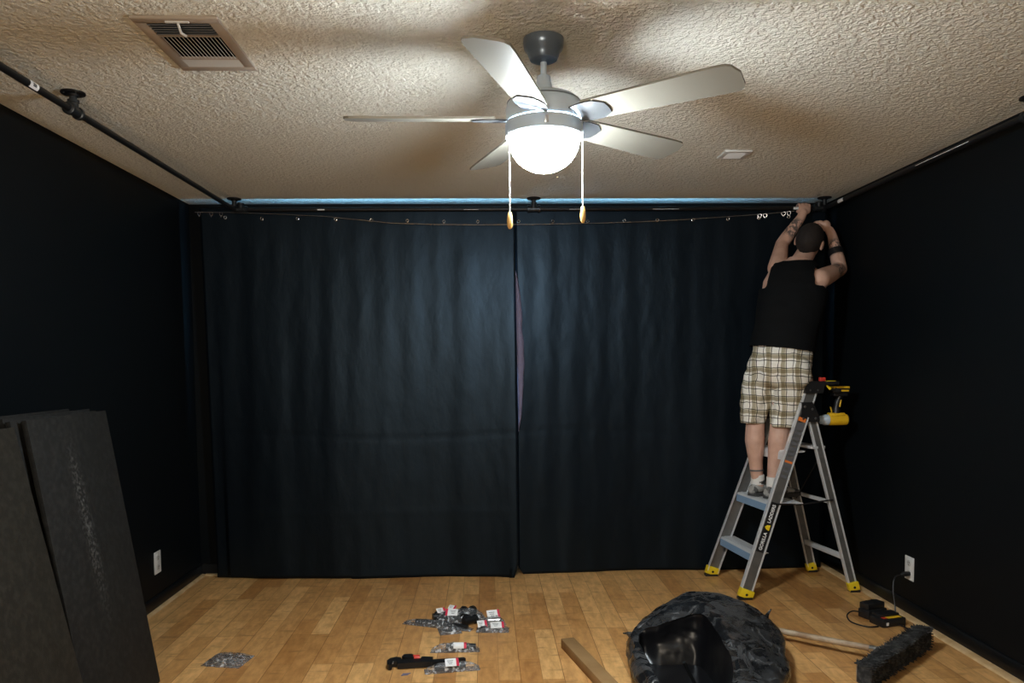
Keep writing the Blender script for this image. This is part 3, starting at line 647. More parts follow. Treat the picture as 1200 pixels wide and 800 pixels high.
rail_label(0.788, 0.800, 0.046, M['orange'], 0.0042)
for z0 in (0.72, 0.75, 0.82, 0.85, 0.88, 0.91, 0.94, 0.97): rail_label(z0, z0+0.012, 0.032, M['aluweb'], 0.0042)

# ------------------------------------------------------------------ impact driver hanging upside down from the tool arm
bx, by, bz = 2.105, 4.47, 1.195
dr = thing('cordless_drill', (bx+0.02, by, bz), 'yellow and black cordless drill hanging upside down off the ladder top', 'drill')
bt = G().box((bx+0.035, by, bz+0.012), (0.105, 0.072, 0.030), bev=0.005).build('battery', M['blackplastic'], dr)
G().box((bx+0.038, by, bz+0.031), (0.10, 0.066, 0.014), bev=0.004).build('battery_top', M['drillyellow'], bt)
G().box((bx+0.055, by-0.037, bz+0.012), (0.045, 0.002, 0.010)).build('battery_mark', M['drillyellow'], bt)
G().box((bx+0.035, by, bz-0.012), (0.085, 0.06, 0.02), bev=0.005).build('battery_foot', M['blackplastic'], dr)
g = G(); R3 = [((bx+0.045, -0.02), 0.022, 0.019), ((bx+0.030, -0.05), 0.020, 0.018), ((bx+0.022, -0.085), 0.020, 0.018), ((bx+0.022, -0.125), 0.026, 0.021)]
g.skinrings([g.ring((x, by, bz+z), (a, 0, 0.003), (0, b, 0), 16) for (x, z), a, b in R3])
gr = g.build('grip', M['blackplastic'], dr)
G().tube([(bx+0.040, by-0.019, bz-0.045), (bx+0.032, by-0.020, bz-0.085)], 0.005, 8).build('grip_stripe', M['drillyellow'], gr)
G().box((bx-0.006, by, bz-0.108), (0.012, 0.016, 0.03), bev=0.003).build('trigger', M['blackplastic'], gr)
hz = bz-0.165
g = G(); g.lathe((bx+0.09, by, hz), [(0.024, 0.0), (0.033, -0.008), (0.035, -0.06), (0.034, -0.115), (0.030, -0.125)], (1, 0, 0), 24)
g.box((bx+0.02, by, hz+0.028), (0.10, 0.045, 0.03), bev=0.008)
mo = g.build('motor_body', M['drillyellow'], dr)
G().lathe((bx+0.095, by, hz), [(0.018, 0), (0.030, -0.004), (0.032, -0.02)], (1, 0, 0), 20).build('rear_cap', M['blackplastic'], mo)
ck = G().lathe((bx-0.03, by, hz), [(0.030, 0.004), (0.033, 0), (0.033, -0.025), (0.026, -0.036), (0.026, -0.046), (0.016, -0.055)], (1, 0, 0), 24).build('nose_cone', M['nickel'], dr)
G().lathe((bx-0.084, by, hz), [(0.011, 0.002), (0.011, -0.014), (0.006, -0.018)], (1, 0, 0), 12).build('bit_collar', M['blackplastic'], ck)
G().tube([(bx-0.012, by-0.01, hz+0.04), (bx-0.016, by-0.012, hz+0.062), (bx-0.022, by-0.012, hz+0.078)], 0.004, 8).build('belt_hook', M['drillyellow'], dr)

# ------------------------------------------------------------------ person on the ladder
Fv, Rv = V((0.55, 0.83, 0)).normalized(), V((0.83, -0.55, 0)).normalized()
def remesh(g, vox, smooth_it=3):
    bmesh.ops.recalc_face_normals(g.bm, faces=g.bm.faces[:])
    me = bpy.data.meshes.new('raw'); g.bm.to_mesh(me); g.bm.free()
    t = bpy.data.objects.new('raw', me); COL.objects.link(t)
    r = t.modifiers.new('r', 'REMESH'); r.mode = 'VOXEL'; r.voxel_size = vox
    s = t.modifiers.new('s', 'SMOOTH'); s.iterations = smooth_it; s.factor = 0.5
    bpy.context.view_layer.update()
    out = bpy.data.meshes.new_from_object(t.evaluated_get(bpy.context.evaluated_depsgraph_get()))
    bpy.data.objects.remove(t); return out
def limb(g, pts, n=16):
    """tapering limb: list of (x,y,z,r), rounded at every joint"""
    P = [V(p[:3]) for p in pts]; R = [p[3] for p in pts]; path, rr = [], []
    for i in range(len(P)-1):
        for k in range(6):
            t = k/6; path.append(P[i].lerp(P[i+1], t)); rr.append(R[i]+(R[i+1]-R[i])*t)
    path.append(P[-1]); rr.append(R[-1])
    g.tube(path, rr, n)
    for p, r in zip(P, R): g.blob(p, r, r, r, nu=14, nv=10)
HC = V((2.020, 4.635, 2.125))
Uh = (V((0, 0, 1))*0.86 - Fv*0.36 + Rv*0.26).normalized()
Ff = (Fv - Uh*Fv.dot(Uh)).normalized(); Rh = Ff.cross(Uh).normalized()
HR = Matrix((Rh, Ff, Uh)).transposed()
hp = lambda a, b, c: HC + HR @ V((a, b, c))
JA = dict(LS=(1.822, 4.640, 1.965), LE=(1.910, 4.795, 2.135), LW=(2.035, 4.798, 2.305), RS=(2.010, 4.468, 1.875), RE=(2.222, 4.650, 1.955), RW=(2.212, 4.742, 2.180))
g = G()
tors = [((1.785, 4.520, 1.24), 0.135, 0.105), ((1.785, 4.515, 1.30), 0.165, 0.125), ((1.788, 4.512, 1.38), 0.172, 0.130), ((1.803, 4.510, 1.47), 0.160, 0.115), ((1.832, 4.518, 1.60), 0.158, 0.110),
        ((1.865, 4.535, 1.74), 0.178, 0.120), ((1.890, 4.550, 1.85), 0.185, 0.118), ((1.905, 4.560, 1.925), 0.158, 0.095), ((1.925, 4.575, 1.975), 0.095, 0.072), ((1.945, 4.590, 2.02), 0.062, 0.062)]
Rt = (Rv + V((0, 0, -0.16))).normalized()
g.skinrings([g.ring(c, (Rv if c[2] < 1.5 else Rt)*a, Fv*b, 28) for c, a, b in tors])
g.blob((1.745, 4.470, 1.33), 0.085, 0.080, 0.10); g.blob((1.835, 4.415, 1.33), 0.085, 0.080, 0.10)      # seat
limb(g, [(1.945, 4.59, 1.99, 0.060), tuple(hp(0, -0.025, -0.07)) + (0.058,)])
limb(g, [(1.712, 4.565, 1.29, 0.092), (1.685, 4.58, 1.13, 0.075), (1.672, 4.585, 1.02, 0.056), (1.664, 4.572, 0.90, 0.060), (1.672, 4.575, 0.77, 0.043), (1.683, 4.578, 0.665, 0.036), (1.690, 4.582, 0.61, 0.038)])
limb(g, [(1.856, 4.478, 1.29, 0.094), (1.815, 4.488, 1.13, 0.078), (1.792, 4.492, 1.02, 0.058), (1.778, 4.480, 0.90, 0.063), (1.758, 4.480, 0.77, 0.045), (1.747, 4.482, 0.665, 0.037), (1.752, 4.485, 0.61, 0.038)])
mid = lambda a, b, t, r: tuple(V(a).lerp(V(b), t)) + (r,)
limb(g, [JA['LS']+(0.060,), mid(JA['LS'], JA['LE'], 0.5, 0.050), JA['LE']+(0.041,), mid(JA['LE'], JA['LW'], 0.3, 0.041), JA['LW']+(0.028,), (2.048, 4.800, 2.335, 0.027)])
limb(g, [JA['RS']+(0.062,), mid(JA['RS'], JA['RE'], 0.5, 0.054), JA['RE']+(0.043,), mid(JA['RE'], JA['RW'], 0.3, 0.043), JA['RW']+(0.029,), (2.203, 4.762, 2.215, 0.027)])
# left hand closed over the pipe: palm, four fingers curled over the top, thumb under
def finger(g, pts, r0, r1):
    P = [V(p) for p in pts]; n = len(P)
    g.tube(P, [r0+(r1-r0)*i/(n-1) for i in range(n)], 10)
    for i, p in enumerate(P): r = r0+(r1-r0)*i/(n-1); g.blob(p, r, r, r, nu=10, nv=8)
g.blob((2.060, 4.806, 2.352), 0.042, 0.018, 0.032)
for i, (dx, ex) in enumerate(((-0.033, 0.0), (-0.011, 0.004), (0.011, 0.003), (0.032, -0.003))):
    x = 2.062 + dx
    finger(g, [(x, 4.808, 2.372), (x, 4.816, 2.390+ex), (x+0.001, 4.840, 2.3935+ex*0.4), (x+0.002, 4.861, 2.384), (x+0.002, 4.864, 2.372)], 0.0095, 0.0075)
finger(g, [(2.030, 4.805, 2.345), (2.018, 4.818, 2.346), (2.024, 4.836, 2.349), (2.045, 4.846, 2.347)], 0.011, 0.008)
# right hand: loosely curled, pinching the curtain edge under the corner
pr = V((2.190, 4.785, 2.248)); g.blob(pr, 0.030, 0.032, 0.036)
for i in range(4):
    o = V((-0.002*i, 0.004, 0.020-0.0165*i)); b = pr + o + V((-0.006, 0.022, 0.008)); l = (0.030, 0.034, 0.032, 0.026)[i]
    finger(g, [b, b+V((-0.012, l*0.75, 0.010)), b+V((-0.036, l*1.0, 0.006)), b+V((-0.052, l*0.72, -0.004))], 0.0092, 0.0072)
finger(g, [pr+V((-0.020, -0.012, 0.012)), pr+V((-0.042, 0.0, 0.022)), pr+V((-0.058, 0.018, 0.020))], 0.0105, 0.0082)
# head with face: skull, jaw, brow, nose, lips, chin, ears
g.blob(hp(0, -0.012, 0.022), 0.077, 0.094, 0.092, HR, 26, 18); g.blob(hp(0, 0.028, -0.045), 0.058, 0.062, 0.072, HR, 22, 14)
g.blob(hp(0, 0.072, -0.098), 0.026, 0.022, 0.020, HR); g.blob(hp(0, 0.072, 0.018), 0.050, 0.016, 0.014, HR)
g.tube([hp(0, 0.080, 0.008), hp(0, 0.094, -0.014), hp(0, 0.104, -0.034)], [0.009, 0.011, 0.014], 12); g.blob(hp(0, 0.100, -0.036), 0.018, 0.014, 0.011, HR)
g.blob(hp(0, 0.084, -0.064), 0.024, 0.010, 0.009, HR)
for s in (-1, 1):
    g.blob(hp(s*0.080, -0.006, -0.008), 0.010, 0.022, 0.033, HR, 14, 12); g.blob(hp(s*0.040, 0.058, -0.030), 0.022, 0.022, 0.020, HR)
body_me = remesh(g, 0.0055, 4)
# tattoo sleeves: dark figure confined to the forearms and the right upper arm
sk = M['skin']; nt = sk.node_tree; N = nt.nodes; L = nt.links; b = N['Principled BSDF']; src = b.inputs['Base Color'].links[0].from_socket
tc = N.new('ShaderNodeTexCoord'); vo = N.new('ShaderNodeTexNoise'); vo.inputs['Scale'].default_value = 34; vo.inputs['Detail'].default_value = 3; vo.inputs['Distortion'].default_value = 1.5
L.new(tc.outputs['Object'], vo.inputs['Vector'])
PO = V((1.79, 4.52, 0.558)); masks = []
for c, r in ((V(JA['LE']).lerp(V(JA['LW']), 0.55), 0.085), (V(JA['RS']).lerp(V(JA['RE']), 0.72), 0.085), (V(JA['RE']).lerp(V(JA['RW']), 0.6), 0.075)):
    d = N.new('ShaderNodeVectorMath'); d.operation = 'DISTANCE'; d.inputs[1].default_value = c - PO; L.new(tc.outputs['Object'], d.inputs[0])
    mr = N.new('ShaderNodeMapRange'); mr.inputs[1].default_value = r; mr.inputs[2].default_value = r*0.7; L.new(d.outputs['Value'], mr.inputs[0]); masks.append(mr.outputs[0])
p = masks[0]
for q in masks[1:]:
    a = N.new('ShaderNodeMath'); a.operation = 'MAXIMUM'; L.new(p, a.inputs[0]); L.new(q, a.inputs[1]); p = a.outputs[0]
rp = N.new('ShaderNodeMapRange'); rp.inputs[1].default_value = 0.47; rp.inputs[2].default_value = 0.53; rp.inputs[4].default_value = 0.85; L.new(vo.outputs['Fac'], rp.inputs[0])
a = N.new('ShaderNodeMath'); a.operation = 'MULTIPLY'; L.new(p, a.inputs[0]); L.new(rp.outputs[0], a.inputs[1])
mx = N.new('ShaderNodeMix'); mx.data_type = 'RGBA'; mx.inputs['B'].default_value = (0.055, 0.06, 0.065, 1); L.new(a.outputs[0], mx.inputs['Factor']); L.new(src, mx.inputs['A']); L.new(mx.outputs['Result'], b.inputs['Base Color'])

def arm_dist(p):
    best = 9
    for a, b in (('LS', 'LE'), ('LE', 'LW'), ('RS', 'RE'), ('RE', 'RW')):
        A, B = V(JA[a]), V(JA[b]); t = max(0, min(1, (p-A).dot(B-A)/(B-A).length_squared)); best = min(best, (p-A-(B-A)*t).length)
    return best
def spine(z):
    for (c, a, b), (d, e, f) in zip(tors, tors[1:]):
        if z <= d[2]: t = (z-c[2])/(d[2]-c[2]); return V(c).lerp(V(d), t)
    return V(tors[-1][0])
def garment(name, m, pred, off, parent, sm=6, th=0.003):
    bm = bmesh.new(); bm.from_mesh(body_me)
    bm.normal_update()
    kill = [f for f in bm.faces if not pred(f.calc_center_median())]
    bmesh.ops.delete(bm, geom=kill, context='FACES')
    bm.normal_update()
    nv = {v: v.normal.copy() for v in bm.verts}
    for v in bm.verts: v.co += nv[v]*off(v.co)
    for _ in range(sm): bmesh.ops.smooth_vert(bm, verts=bm.verts[:], factor=0.5, use_axis_x=True, use_axis_y=True, use_axis_z=True)
    rim = [(v, [e.other_vert(v) for e in v.link_edges if e.is_boundary]) for v in bm.verts if v.is_boundary]
    for _ in range(14):
        new = [(v, v.co*0.5 + sum((q.co for q in nb), V())/len(nb)*0.5) for v, nb in rim if nb]
        for v, c in new: v.co = c
    bmesh.ops.translate(bm, verts=bm.verts[:], vec=-worldof(parent))
    me = bpy.data.meshes.new(name); bm.to_mesh(me); bm.free()
    o = link(name, me, m, parent, worldof(parent), 180)
    md = o.modifiers.new('thick', 'SOLIDIFY'); md.thickness = th; md.offset = 1
    return o
bw = body_me.copy(); bw.transform(Matrix.Translation(-PO))
person = link('person', bw, M['skin'], None, PO, 180)
tag(person, 'person in black tank top and plaid shorts on the ladder, arms raised to the pipe', 'person')
hem = lambda p: 1.478 - (p.x-1.63)*0.14
def in_tank(p):
    if p.z < hem(p) or p.z > 2.0: return False
    c = spine(p.z); lat = (p-c).dot(Rv)
    if p.z > 1.83 and abs(lat) > 0.128: return False
    if p.z > 1.77 and arm_dist(p) < 0.052 + (0.02 if abs(lat) > 0.17 else 0): return False
    if p.z > 1.955 + 0.03*((p-c).dot(Fv) < 0): return False
    return abs(lat) < 0.26
garment('tank_top', M['tank'], in_tank, lambda p: 0.018 + 0.012*max(0, min(1, (1.75-p.z)/0.2)) + 0.004*noise.noise(p*14), person)
def in_shorts(p): return 1.005 - 0.02*(p.x > 1.74) < p.z < 1.50
LAX = (V((1.712, 4.565, 1.29)), V((1.672, 4.585, 1.02))); RAX = (V((1.856, 4.478, 1.29)), V((1.792, 4.492, 1.02)))
def shorts_off(p):
    o = 0.010 + 0.018*max(0, min(1, (1.42-p.z)/0.2))
    if p.z < 1.32:
        t = (1.29-p.z)/0.27; l = LAX[0].lerp(LAX[1], t); r_ = RAX[0].lerp(RAX[1], t)
        own, oth = (l, r_) if (p-l).length < (p-r_).length else (r_, l)
        ax = (oth-own); ax.z = 0; ax.normalize(); q = p-own; q.z = 0
        k = q.normalized().dot(ax) if q.length > 1e-5 else 0
        o *= 1 - 0.95*max(0, min(1, (k-0.15)/0.5))*min(1, (1.32-p.z)/0.06)
    return o + 0.009*noise.noise(V((p.x*12, p.y*12, p.z*8))) + 0.006*noise.noise(V((p.x*20+3, p.y*20, p.z*26)))
garment('shorts', M['plaid'], in_shorts, shorts_off, person, 3)
def in_hair(p):
    q = HR.transposed() @ (p-HC)
    if q.length > 0.16 or abs(q.x) > 0.083: return False
    if abs(q.x) > 0.072 and -0.045 < q.z < 0.025 and q.y > -0.035: return False
    return q.z > (-0.040 if q.y < -0.02 else -0.040 + (q.y+0.02)*1.2)
garment('hair', M['hair'], in_hair, lambda p: 0.003, person, 2, 0.002)
for s in (-1, 1):
    e = G().blob(hp(s*0.031, 0.072, -0.004), 0.012, 0.010, 0.010, HR, 14, 10).build('eye', M['paper'], person, smooth=180)
    G().blob(hp(s*0.031, 0.079, -0.004), 0.005, 0.0035, 0.005, HR, 10, 8).build('iris', M['hair'], e, smooth=180)
bd = V(JA['RE']).lerp(V(JA['RW']), 0.50); ax = (V(JA['RW'])-V(JA['RE'])).normalized()
G().lathe(bd, [(0.043, -0.022), (0.047, -0.018), (0.046, 0.018), (0.041, 0.022)], ax, 24).build('wristband', M['blackplastic'], person)
G().lathe((1.6785, 4.577, 0.715), [(0.0425, -0.005), (0.0425, 0.005)], (0.05, 0, -1), 20, cap=False).build('anklet', M['greyink'], person)
def shoe(heel, d, zb):
    d = V(d).normalized(); s = V((d.y, -d.x, 0)); h = V(heel)
    secs = [(-0.012, 0.030, 0.055, 0.0), (0.0, 0.036, 0.072, 0), (0.04, 0.039, 0.086, 0), (0.085, 0.041, 0.088, 0), (0.13, 0.044, 0.070, 0), (0.18, 0.048, 0.056, 0.0), (0.225, 0.046, 0.046, 0.002), (0.255, 0.036, 0.036, 0.006), (0.270, 0.018, 0.022, 0.010)]
    g = G(); rings = []
    for x, w, hh, lift in secs:
        c = h + d*x; r = []
        for i in range(18):
            a = 2*PI*i/18; y = math.cos(a); z = math.sin(a)
            zz = 0.014 + lift + (hh-0.014-lift)*(0.5+0.5*z) if z > -0.99 else 0.014+lift
            r.append(g.bm.verts.new(c + s*w*(abs(y)**0.75*(1 if y > 0 else -1))*(1.0 if z < 0 else 1-0.35*z*z) + V((0, 0, zb + zz))))
        rings.append(r)
    g.skinrings(rings); sh = g.build('shoe', M['shoe'], person, smooth=60)
    g = G()
    left_ = [h + d*x + s*w*1.06 for x, w, hh, l in secs]; right_ = [h + d*x - s*w*1.06 for x, w, hh, l in secs[::-1]]
    g.prism([p + V((0, 0, zb)) for p in left_ + right_], (0, 0, 0.022)); g.build('sole', M['sole'], sh)
    g = G()
    for k in range(4):
        c = h + d*(0.10+0.026*k) + V((0, 0, zb+0.078-0.0085*k)); g.tube([c - s*0.026 + V((0, 0, -0.008)), c + V((0, 0, 0.004)), c + s*0.026 + V((0, 0, -0.008))], 0.003, 6)
    g.build('laces', M['sock'], sh)
    tab = h + d*0.03; g = G(); g.lathe(h + d*0.045 + V((0, 0, zb)), [(0.041, 0.075), (0.043, 0.088), (0.040, 0.102), (0.037, 0.104)], n=20, cap=False); g.build('collar', M['sole'], sh)
    g = G().lathe(h + d*0.042 + V((0, 0, zb)), [(0.040, 0.07), (0.0415, 0.10), (0.041, 0.128), (0.038, 0.131), (0.034, 0.128)], n=20, cap=False); g.build('sock', M['sock'], person)
shoe((1.652, 4.560, 0), (0.85, 0.50, 0), 0.5555)
shoe((1.712, 4.462, 0), (0.86, 0.50, 0), 0.5555)

# ------------------------------------------------------------------ open bin bag
def resample(loop, n):
    m = len(loop); out = []
    for i in range(n):
        t = i/n*m; k = int(t); f = t-k; P = [V(loop[(k+j-1) % m]) for j in range(4)]
        out.append(0.5*((2*P[1]) + (P[2]-P[0])*f + (2*P[0]-5*P[1]+4*P[2]-P[3])*f*f + (3*P[1]-P[0]-3*P[2]+P[3])*f**3))
    return out
SIL = [(0.663,3.427,0.10),(0.823,3.599,0.16),(0.961,3.692,0.20),(1.082,3.706,0.215),(1.233,3.633,0.20),(1.330,3.492,0.16),(1.325,3.290,0.13),(1.175,2.880,0.13),(0.970,2.520,0.13),(0.760,2.400,0.13),(0.630,2.540,0.12),(0.612,2.985,0.10)]
RIM = [(0.674,3.345,0.150),(0.767,3.355,0.200),(0.872,3.351,0.235),(0.972,3.329,0.262),(0.988,3.177,0.250),(0.985,3.026,0.235),(0.979,2.890,0.215),(0.915,2.700,0.200),(0.800,2.560,0.198),(0.710,2.520,0.195),(0.655,2.640,0.185),(0.647,2.930,0.162)]
def about(L, c, k, z): return [(c[0]+(x-c[0])*k, c[1]+(y-c[1])*k, z if z is not None else zz) for x, y, zz in L]
CB, CM = (0.98, 3.10), (0.82, 2.98)
MIDR = [((a[0]+b[0])/2, (a[1]+b[1])/2, (a[2]+b[2])/2 + 0.018) for a, b in zip(SIL, RIM)]
BAG = [about(SIL, CB, 0.94, 0.0), about(SIL, CB, 0.985, 0.055), SIL, MIDR, RIM, [(x, y, z-0.010) for x, y, z in about(RIM, CM, 0.955, None)], [(x, y, z-0.09) for x, y, z in about(RIM, CM, 0.93, None)], about(RIM, CM, 0.80, 0.03)]
NB = 120; loops = [resample(r, NB) for r in BAG]; SUB = 10; allr = []
for k in range(len(loops)-1):
    A, B, C, D = loops[max(k-1, 0)], loops[k], loops[k+1], loops[min(k+2, len(loops)-1)]
    for s in range(SUB if k < len(loops)-2 else SUB+1):
        t = s/SUB; row = []
        for i in range(NB):
            p = 0.5*((2*B[i]) + (C[i]-A[i])*t + (2*A[i]-5*B[i]+4*C[i]-D[i])*t*t + (3*B[i]-A[i]-3*C[i]+D[i])*t**3)
            row.append(p)
        allr.append(row)
g = G(); rings = []; nr = len(allr)
for j, row in enumerate(allr):
    r = []
    for i, p in enumerate(row):
        kk = min(1, j/8)*min(1, (nr-1-j)/6); q = V((p.x*4.0, p.y*3.0, p.z*6))
        d = 0.036*(0.35-abs(noise.noise(q))) + 0.030*(0.3-abs(noise.noise(q*2.0+V((4, 1, 2))))) + 0.010*(0.4-abs(noise.noise(q*5+V((1, 7, 2))))) + 0.005*(0.4-abs(noise.noise(q*12)))
        c = V((0.98, 3.12, 0.06)); dirv = (p-c).normalized(); sg = 1 if j < 4.0*SUB else -0.6
        p2 = p + dirv*d*kk*sg
        r.append(g.bm.verts.new((p2.x, p2.y, max(0.002, p2.z))))
    rings.append(r)
g.skinrings(rings[:int(4.6*SUB)], cap=False); g.bm.faces.new(rings[0][::-1]); g.skinrings(rings[int(4.6*SUB)-1:], cap=False, mi=1); g.bm.faces.new(rings[-1]).material_index = 1
bag = g.build('trash_bag', [M['bag'], M['baginside']], None, (1.05, 3.4, 0), smooth=55)
tag(bag, 'open black plastic trash bag standing on the floor, dusty with a gaping mouth', 'trash bag')
# knotted corner tufts
for p, q in (((0.675, 3.42, 0.115), (0.640, 3.47, 0.11)), ((0.675, 3.38, 0.10), (0.640, 3.36, 0.085)), ((1.31, 3.46, 0.15), (1.36, 3.50, 0.20)), ((1.31, 3.44, 0.10), (1.37, 3.40, 0.10))):
    p, q = V(p), V(q); G().tube([p, p.lerp(q, 0.5)+V((0, 0, 0.006)), q], [0.022, 0.008, 0.003], 7).build('corner_tuft', M['bag'], bag)
# rubbish stick inside the mouth
st = G().tube([(0.86, 3.00, 0.045), (0.80, 2.98, 0.165)], [0.008, 0.007], 8).build('rubbish_stick', M['ironpale'], origin=(0.86, 3.00, 0.045))
tag(st, 'thin grey stick of rubbish poking up inside the open black bag', 'rubbish')

# ------------------------------------------------------------------ push broom
br = thing('push_broom', (1.85, 3.33, 0), 'push broom with worn wooden handle and dusty black head lying beside the bag', 'broom')
h0, h1 = V((1.395, 3.66, 0.050)), V((1.765, 3.345, 0.060))
hd = (h1-h0).normalized()
G().tube([h0, h0.lerp(h1, 0.5), h1], 0.0145, 14).build('handle', M['broomwood'], br)
G().tube([h1-hd*0.005, h1, h1+hd*0.035, h1+hd*0.045], [0.0125, 0.0155, 0.0155, 0.020], 14).build('ferrule', M['steel'], br)
BA, BB = V((1.580, 3.062, 0.056)), V((2.103, 3.502, 0.056)); bd_ = (BB-BA).normalized(); bo = V((-bd_.y, bd_.x, 0))
if bo.dot(hd) < 0: bo = -bo                                           # bristles point away from the handle
R = basis(bd_, bo)
G().box((BA+BB)/2 - bo*0.012, ((BB-BA).length-0.01, 0.028, 0.078), R, bev=0.006).build('head_block', M['broomwood'], br)
g = G(); L_ = (BB-BA).length
random.seed(3)
nx = 230
for i in range(nx):
    for j in range(7):
        u = (i+random.random())/nx; z = -0.046 + 0.092*(j+random.random())/7
        base = BA + bd_*(u*L_) + V((0, 0, z)) - bo*0.012*random.random() - bo*0.004
        ln = 0.048 + 0.016*random.random(); w = 0.0032
        tip = base + bo*ln + bd_*random.uniform(-0.012, 0.012) + V((0, 0, random.uniform(-0.006, 0.008) + z*0.15))
        vs = [g.bm.verts.new(base + bd_*a*w + V((0, 0, b*w))) for a, b in ((-1, -1), (1, -1), (1, 1), (-1, 1))]
        ve = [g.bm.verts.new(tip + bd_*a*w*0.45 + V((0, 0, b*w*0.45))) for a, b in ((-1, -1), (1, -1), (1, 1), (-1, 1))]
        for k in range(4): g.bm.faces.new((vs[k], vs[(k+1) % 4], ve[(k+1) % 4], ve[k]))
        g.bm.faces.new(ve)
# dust felt and short bristles curling over the block
for i in range(1500):
    u = random.random(); base = BA + bd_*(u*L_) + V((0, 0, 0.038+0.006*random.random())) + bo*random.uniform(-0.030, 0.05)
    tip = base + V((random.uniform(-0.02, 0.02), random.uniform(-0.02, 0.02), 0.004+0.008*random.random())); w = 0.0035
    vs = [g.bm.verts.new(base + V((a*w, b*w, 0))) for a, b in ((-1, -1), (1, -1), (1, 1), (-1, 1))]; t = g.bm.verts.new(tip)
    for k in range(4): g.bm.faces.new((vs[k], vs[(k+1) % 4], t))
g.box((BA+BB)/2 + bo*0.012, (L_, 0.07, 0.084), R, bev=0.012)
g.build('bristles', M['bristle'], br, smooth=0)

# ------------------------------------------------------------------ battery charger and its cord
ch = thing('battery_charger', (2.08, 3.85, 0), 'black battery charger on the floor, corded to the right wall outlet', 'charger')
def rotz(a): return Matrix.Rotation(a, 3, 'Z')
Rc = rotz(math.radians(14)); cc = V((2.105, 3.815, 0))
g = G(); g.box(cc + V((0, 0, 0.022)), (0.150, 0.100, 0.044), Rc, bev=0.008); g.box(cc + Rc @ V((0, 0.015, 0.050)), (0.125, 0.06, 0.018), Rc, bev=0.005)
cb = g.build('charger_case', M['blackplastic'], ch)
lbl = G().box(cc + Rc @ V((0.012, -0.018, 0.0450)), (0.085, 0.042, 0.0016), Rc).build('label', M['drillyellow'], cb)
G().box(cc + Rc @ V((-0.045, -0.025, 0.0450)), (0.022, 0.022, 0.0016), Rc).build('warning_label', M['red'], cb)
G().box(cc + Rc @ V((-0.045, -0.0505, 0.020)), (0.014, 0.002, 0.016), Rc).build('front_mark', M['paper'], cb)
plug = V((XR-0.010, 3.935, 0.232))
G().tube([V((XR-0.0085, 3.942, 0.229)), V((XR-0.030, 3.94, 0.229)), V((XR-0.044, 3.94, 0.228)), V((XR-0.056, 3.938, 0.224))], [0.013, 0.014, 0.011, 0.006], 12).build('plug', M['blackplastic'], ch)
def spline(pts, n=8):
    P = [V(p) for p in pts]; out = []
    for i in range(len(P)-1):
        a, b, c, d = P[max(i-1, 0)], P[i], P[i+1], P[min(i+2, len(P)-1)]
        for k in range(n):
            t = k/n; out.append(0.5*((2*b)+(c-a)*t+(2*a-5*b+4*c-d)*t*t+(3*b-a-3*c+d)*t**3))
    return out + [P[-1]]
G().tube(spline([(XR-0.054, 3.938, 0.225), (XR-0.10, 3.92, 0.215), (XR-0.125, 3.89, 0.16), (XR-0.130, 3.86, 0.08), (XR-0.14, 3.82, 0.012), (XR-0.12, 3.79, 0.005), (2.16, 3.73, 0.005), (2.20, 3.66, 0.005), (2.17, 3.60, 0.005), (2.11, 3.55, 0.005), (2.06, 3.56, 0.005), (2.09, 3.63, 0.006), (2.17, 3.66, 0.010), (2.15, 3.72, 0.012), (2.135, 3.775, 0.015)]), 0.0038, 8).build('cord', M['blackplastic'], ch)
b2 = thing('battery_charger', (2.09, 3.93, 0), 'second black charger with a battery, behind the corded one by the ladder foot', 'charger')
Rb = rotz(math.radians(20)); cc = V((2.085, 3.930, 0))
g = G(); g.box(cc + V((0, 0, 0.025)), (0.135, 0.075, 0.05), Rb, bev=0.008); cb = g.build('charger_case', M['blackplastic'], b2)
bt2 = G().box(cc + Rb @ V((0, 0.004, 0.066)), (0.120, 0.062, 0.034), Rb, bev=0.006).build('battery', M['blackplastic'], b2)
G().box(cc + Rb @ V((0.012, -0.0380, 0.026)), (0.08, 0.0016, 0.022), Rb).build('label', M['orange'], cb)
for dx in (-0.02, 0.02): G().box(cc + Rb @ V((dx, 0.004, 0.0835)), (0.012, 0.05, 0.002), Rb).build('contact_slot', M['ironpale'], bt2)
G().tube(spline([(2.02, 3.92, 0.03), (1.97, 3.925, 0.035), (1.93, 3.90, 0.02), (1.925, 3.84, 0.006), (1.97, 3.77, 0.005), (2.03, 3.765, 0.006)]), 0.0038, 8).build('cord', M['blackplastic'], b2)

# ------------------------------------------------------------------ long narrow cardboard box
a0, a1 = V((0.356, 3.590, 0)), V((0.53, 2.85, 0)); dx = (a1-a0).normalized(); sx = V((-dx.y, dx.x, 0))
if sx.x < 0: sx = -sx
Wb, Hb = 0.066, 0.046
cbx = thing('cardboard_box', (a0+a1)/2, 'long narrow brown cardboard box on the floor left of the black bag', 'box')
Rb = basis(dx, sx); Lb = (a1-a0).length
G().box((a0+a1)/2 + sx*Wb/2 + V((0, 0, Hb/2)), (Lb, Wb, Hb), Rb, bev=0.0015).build('box_body', M['cardboard'], cbx)
G().box(a0 - dx*0.0012 + sx*Wb/2 + V((0, 0, Hb*0.5)), (0.002, Wb*0.96, Hb*0.95), Rb).build('end_flap', M['cardboard'], cbx)

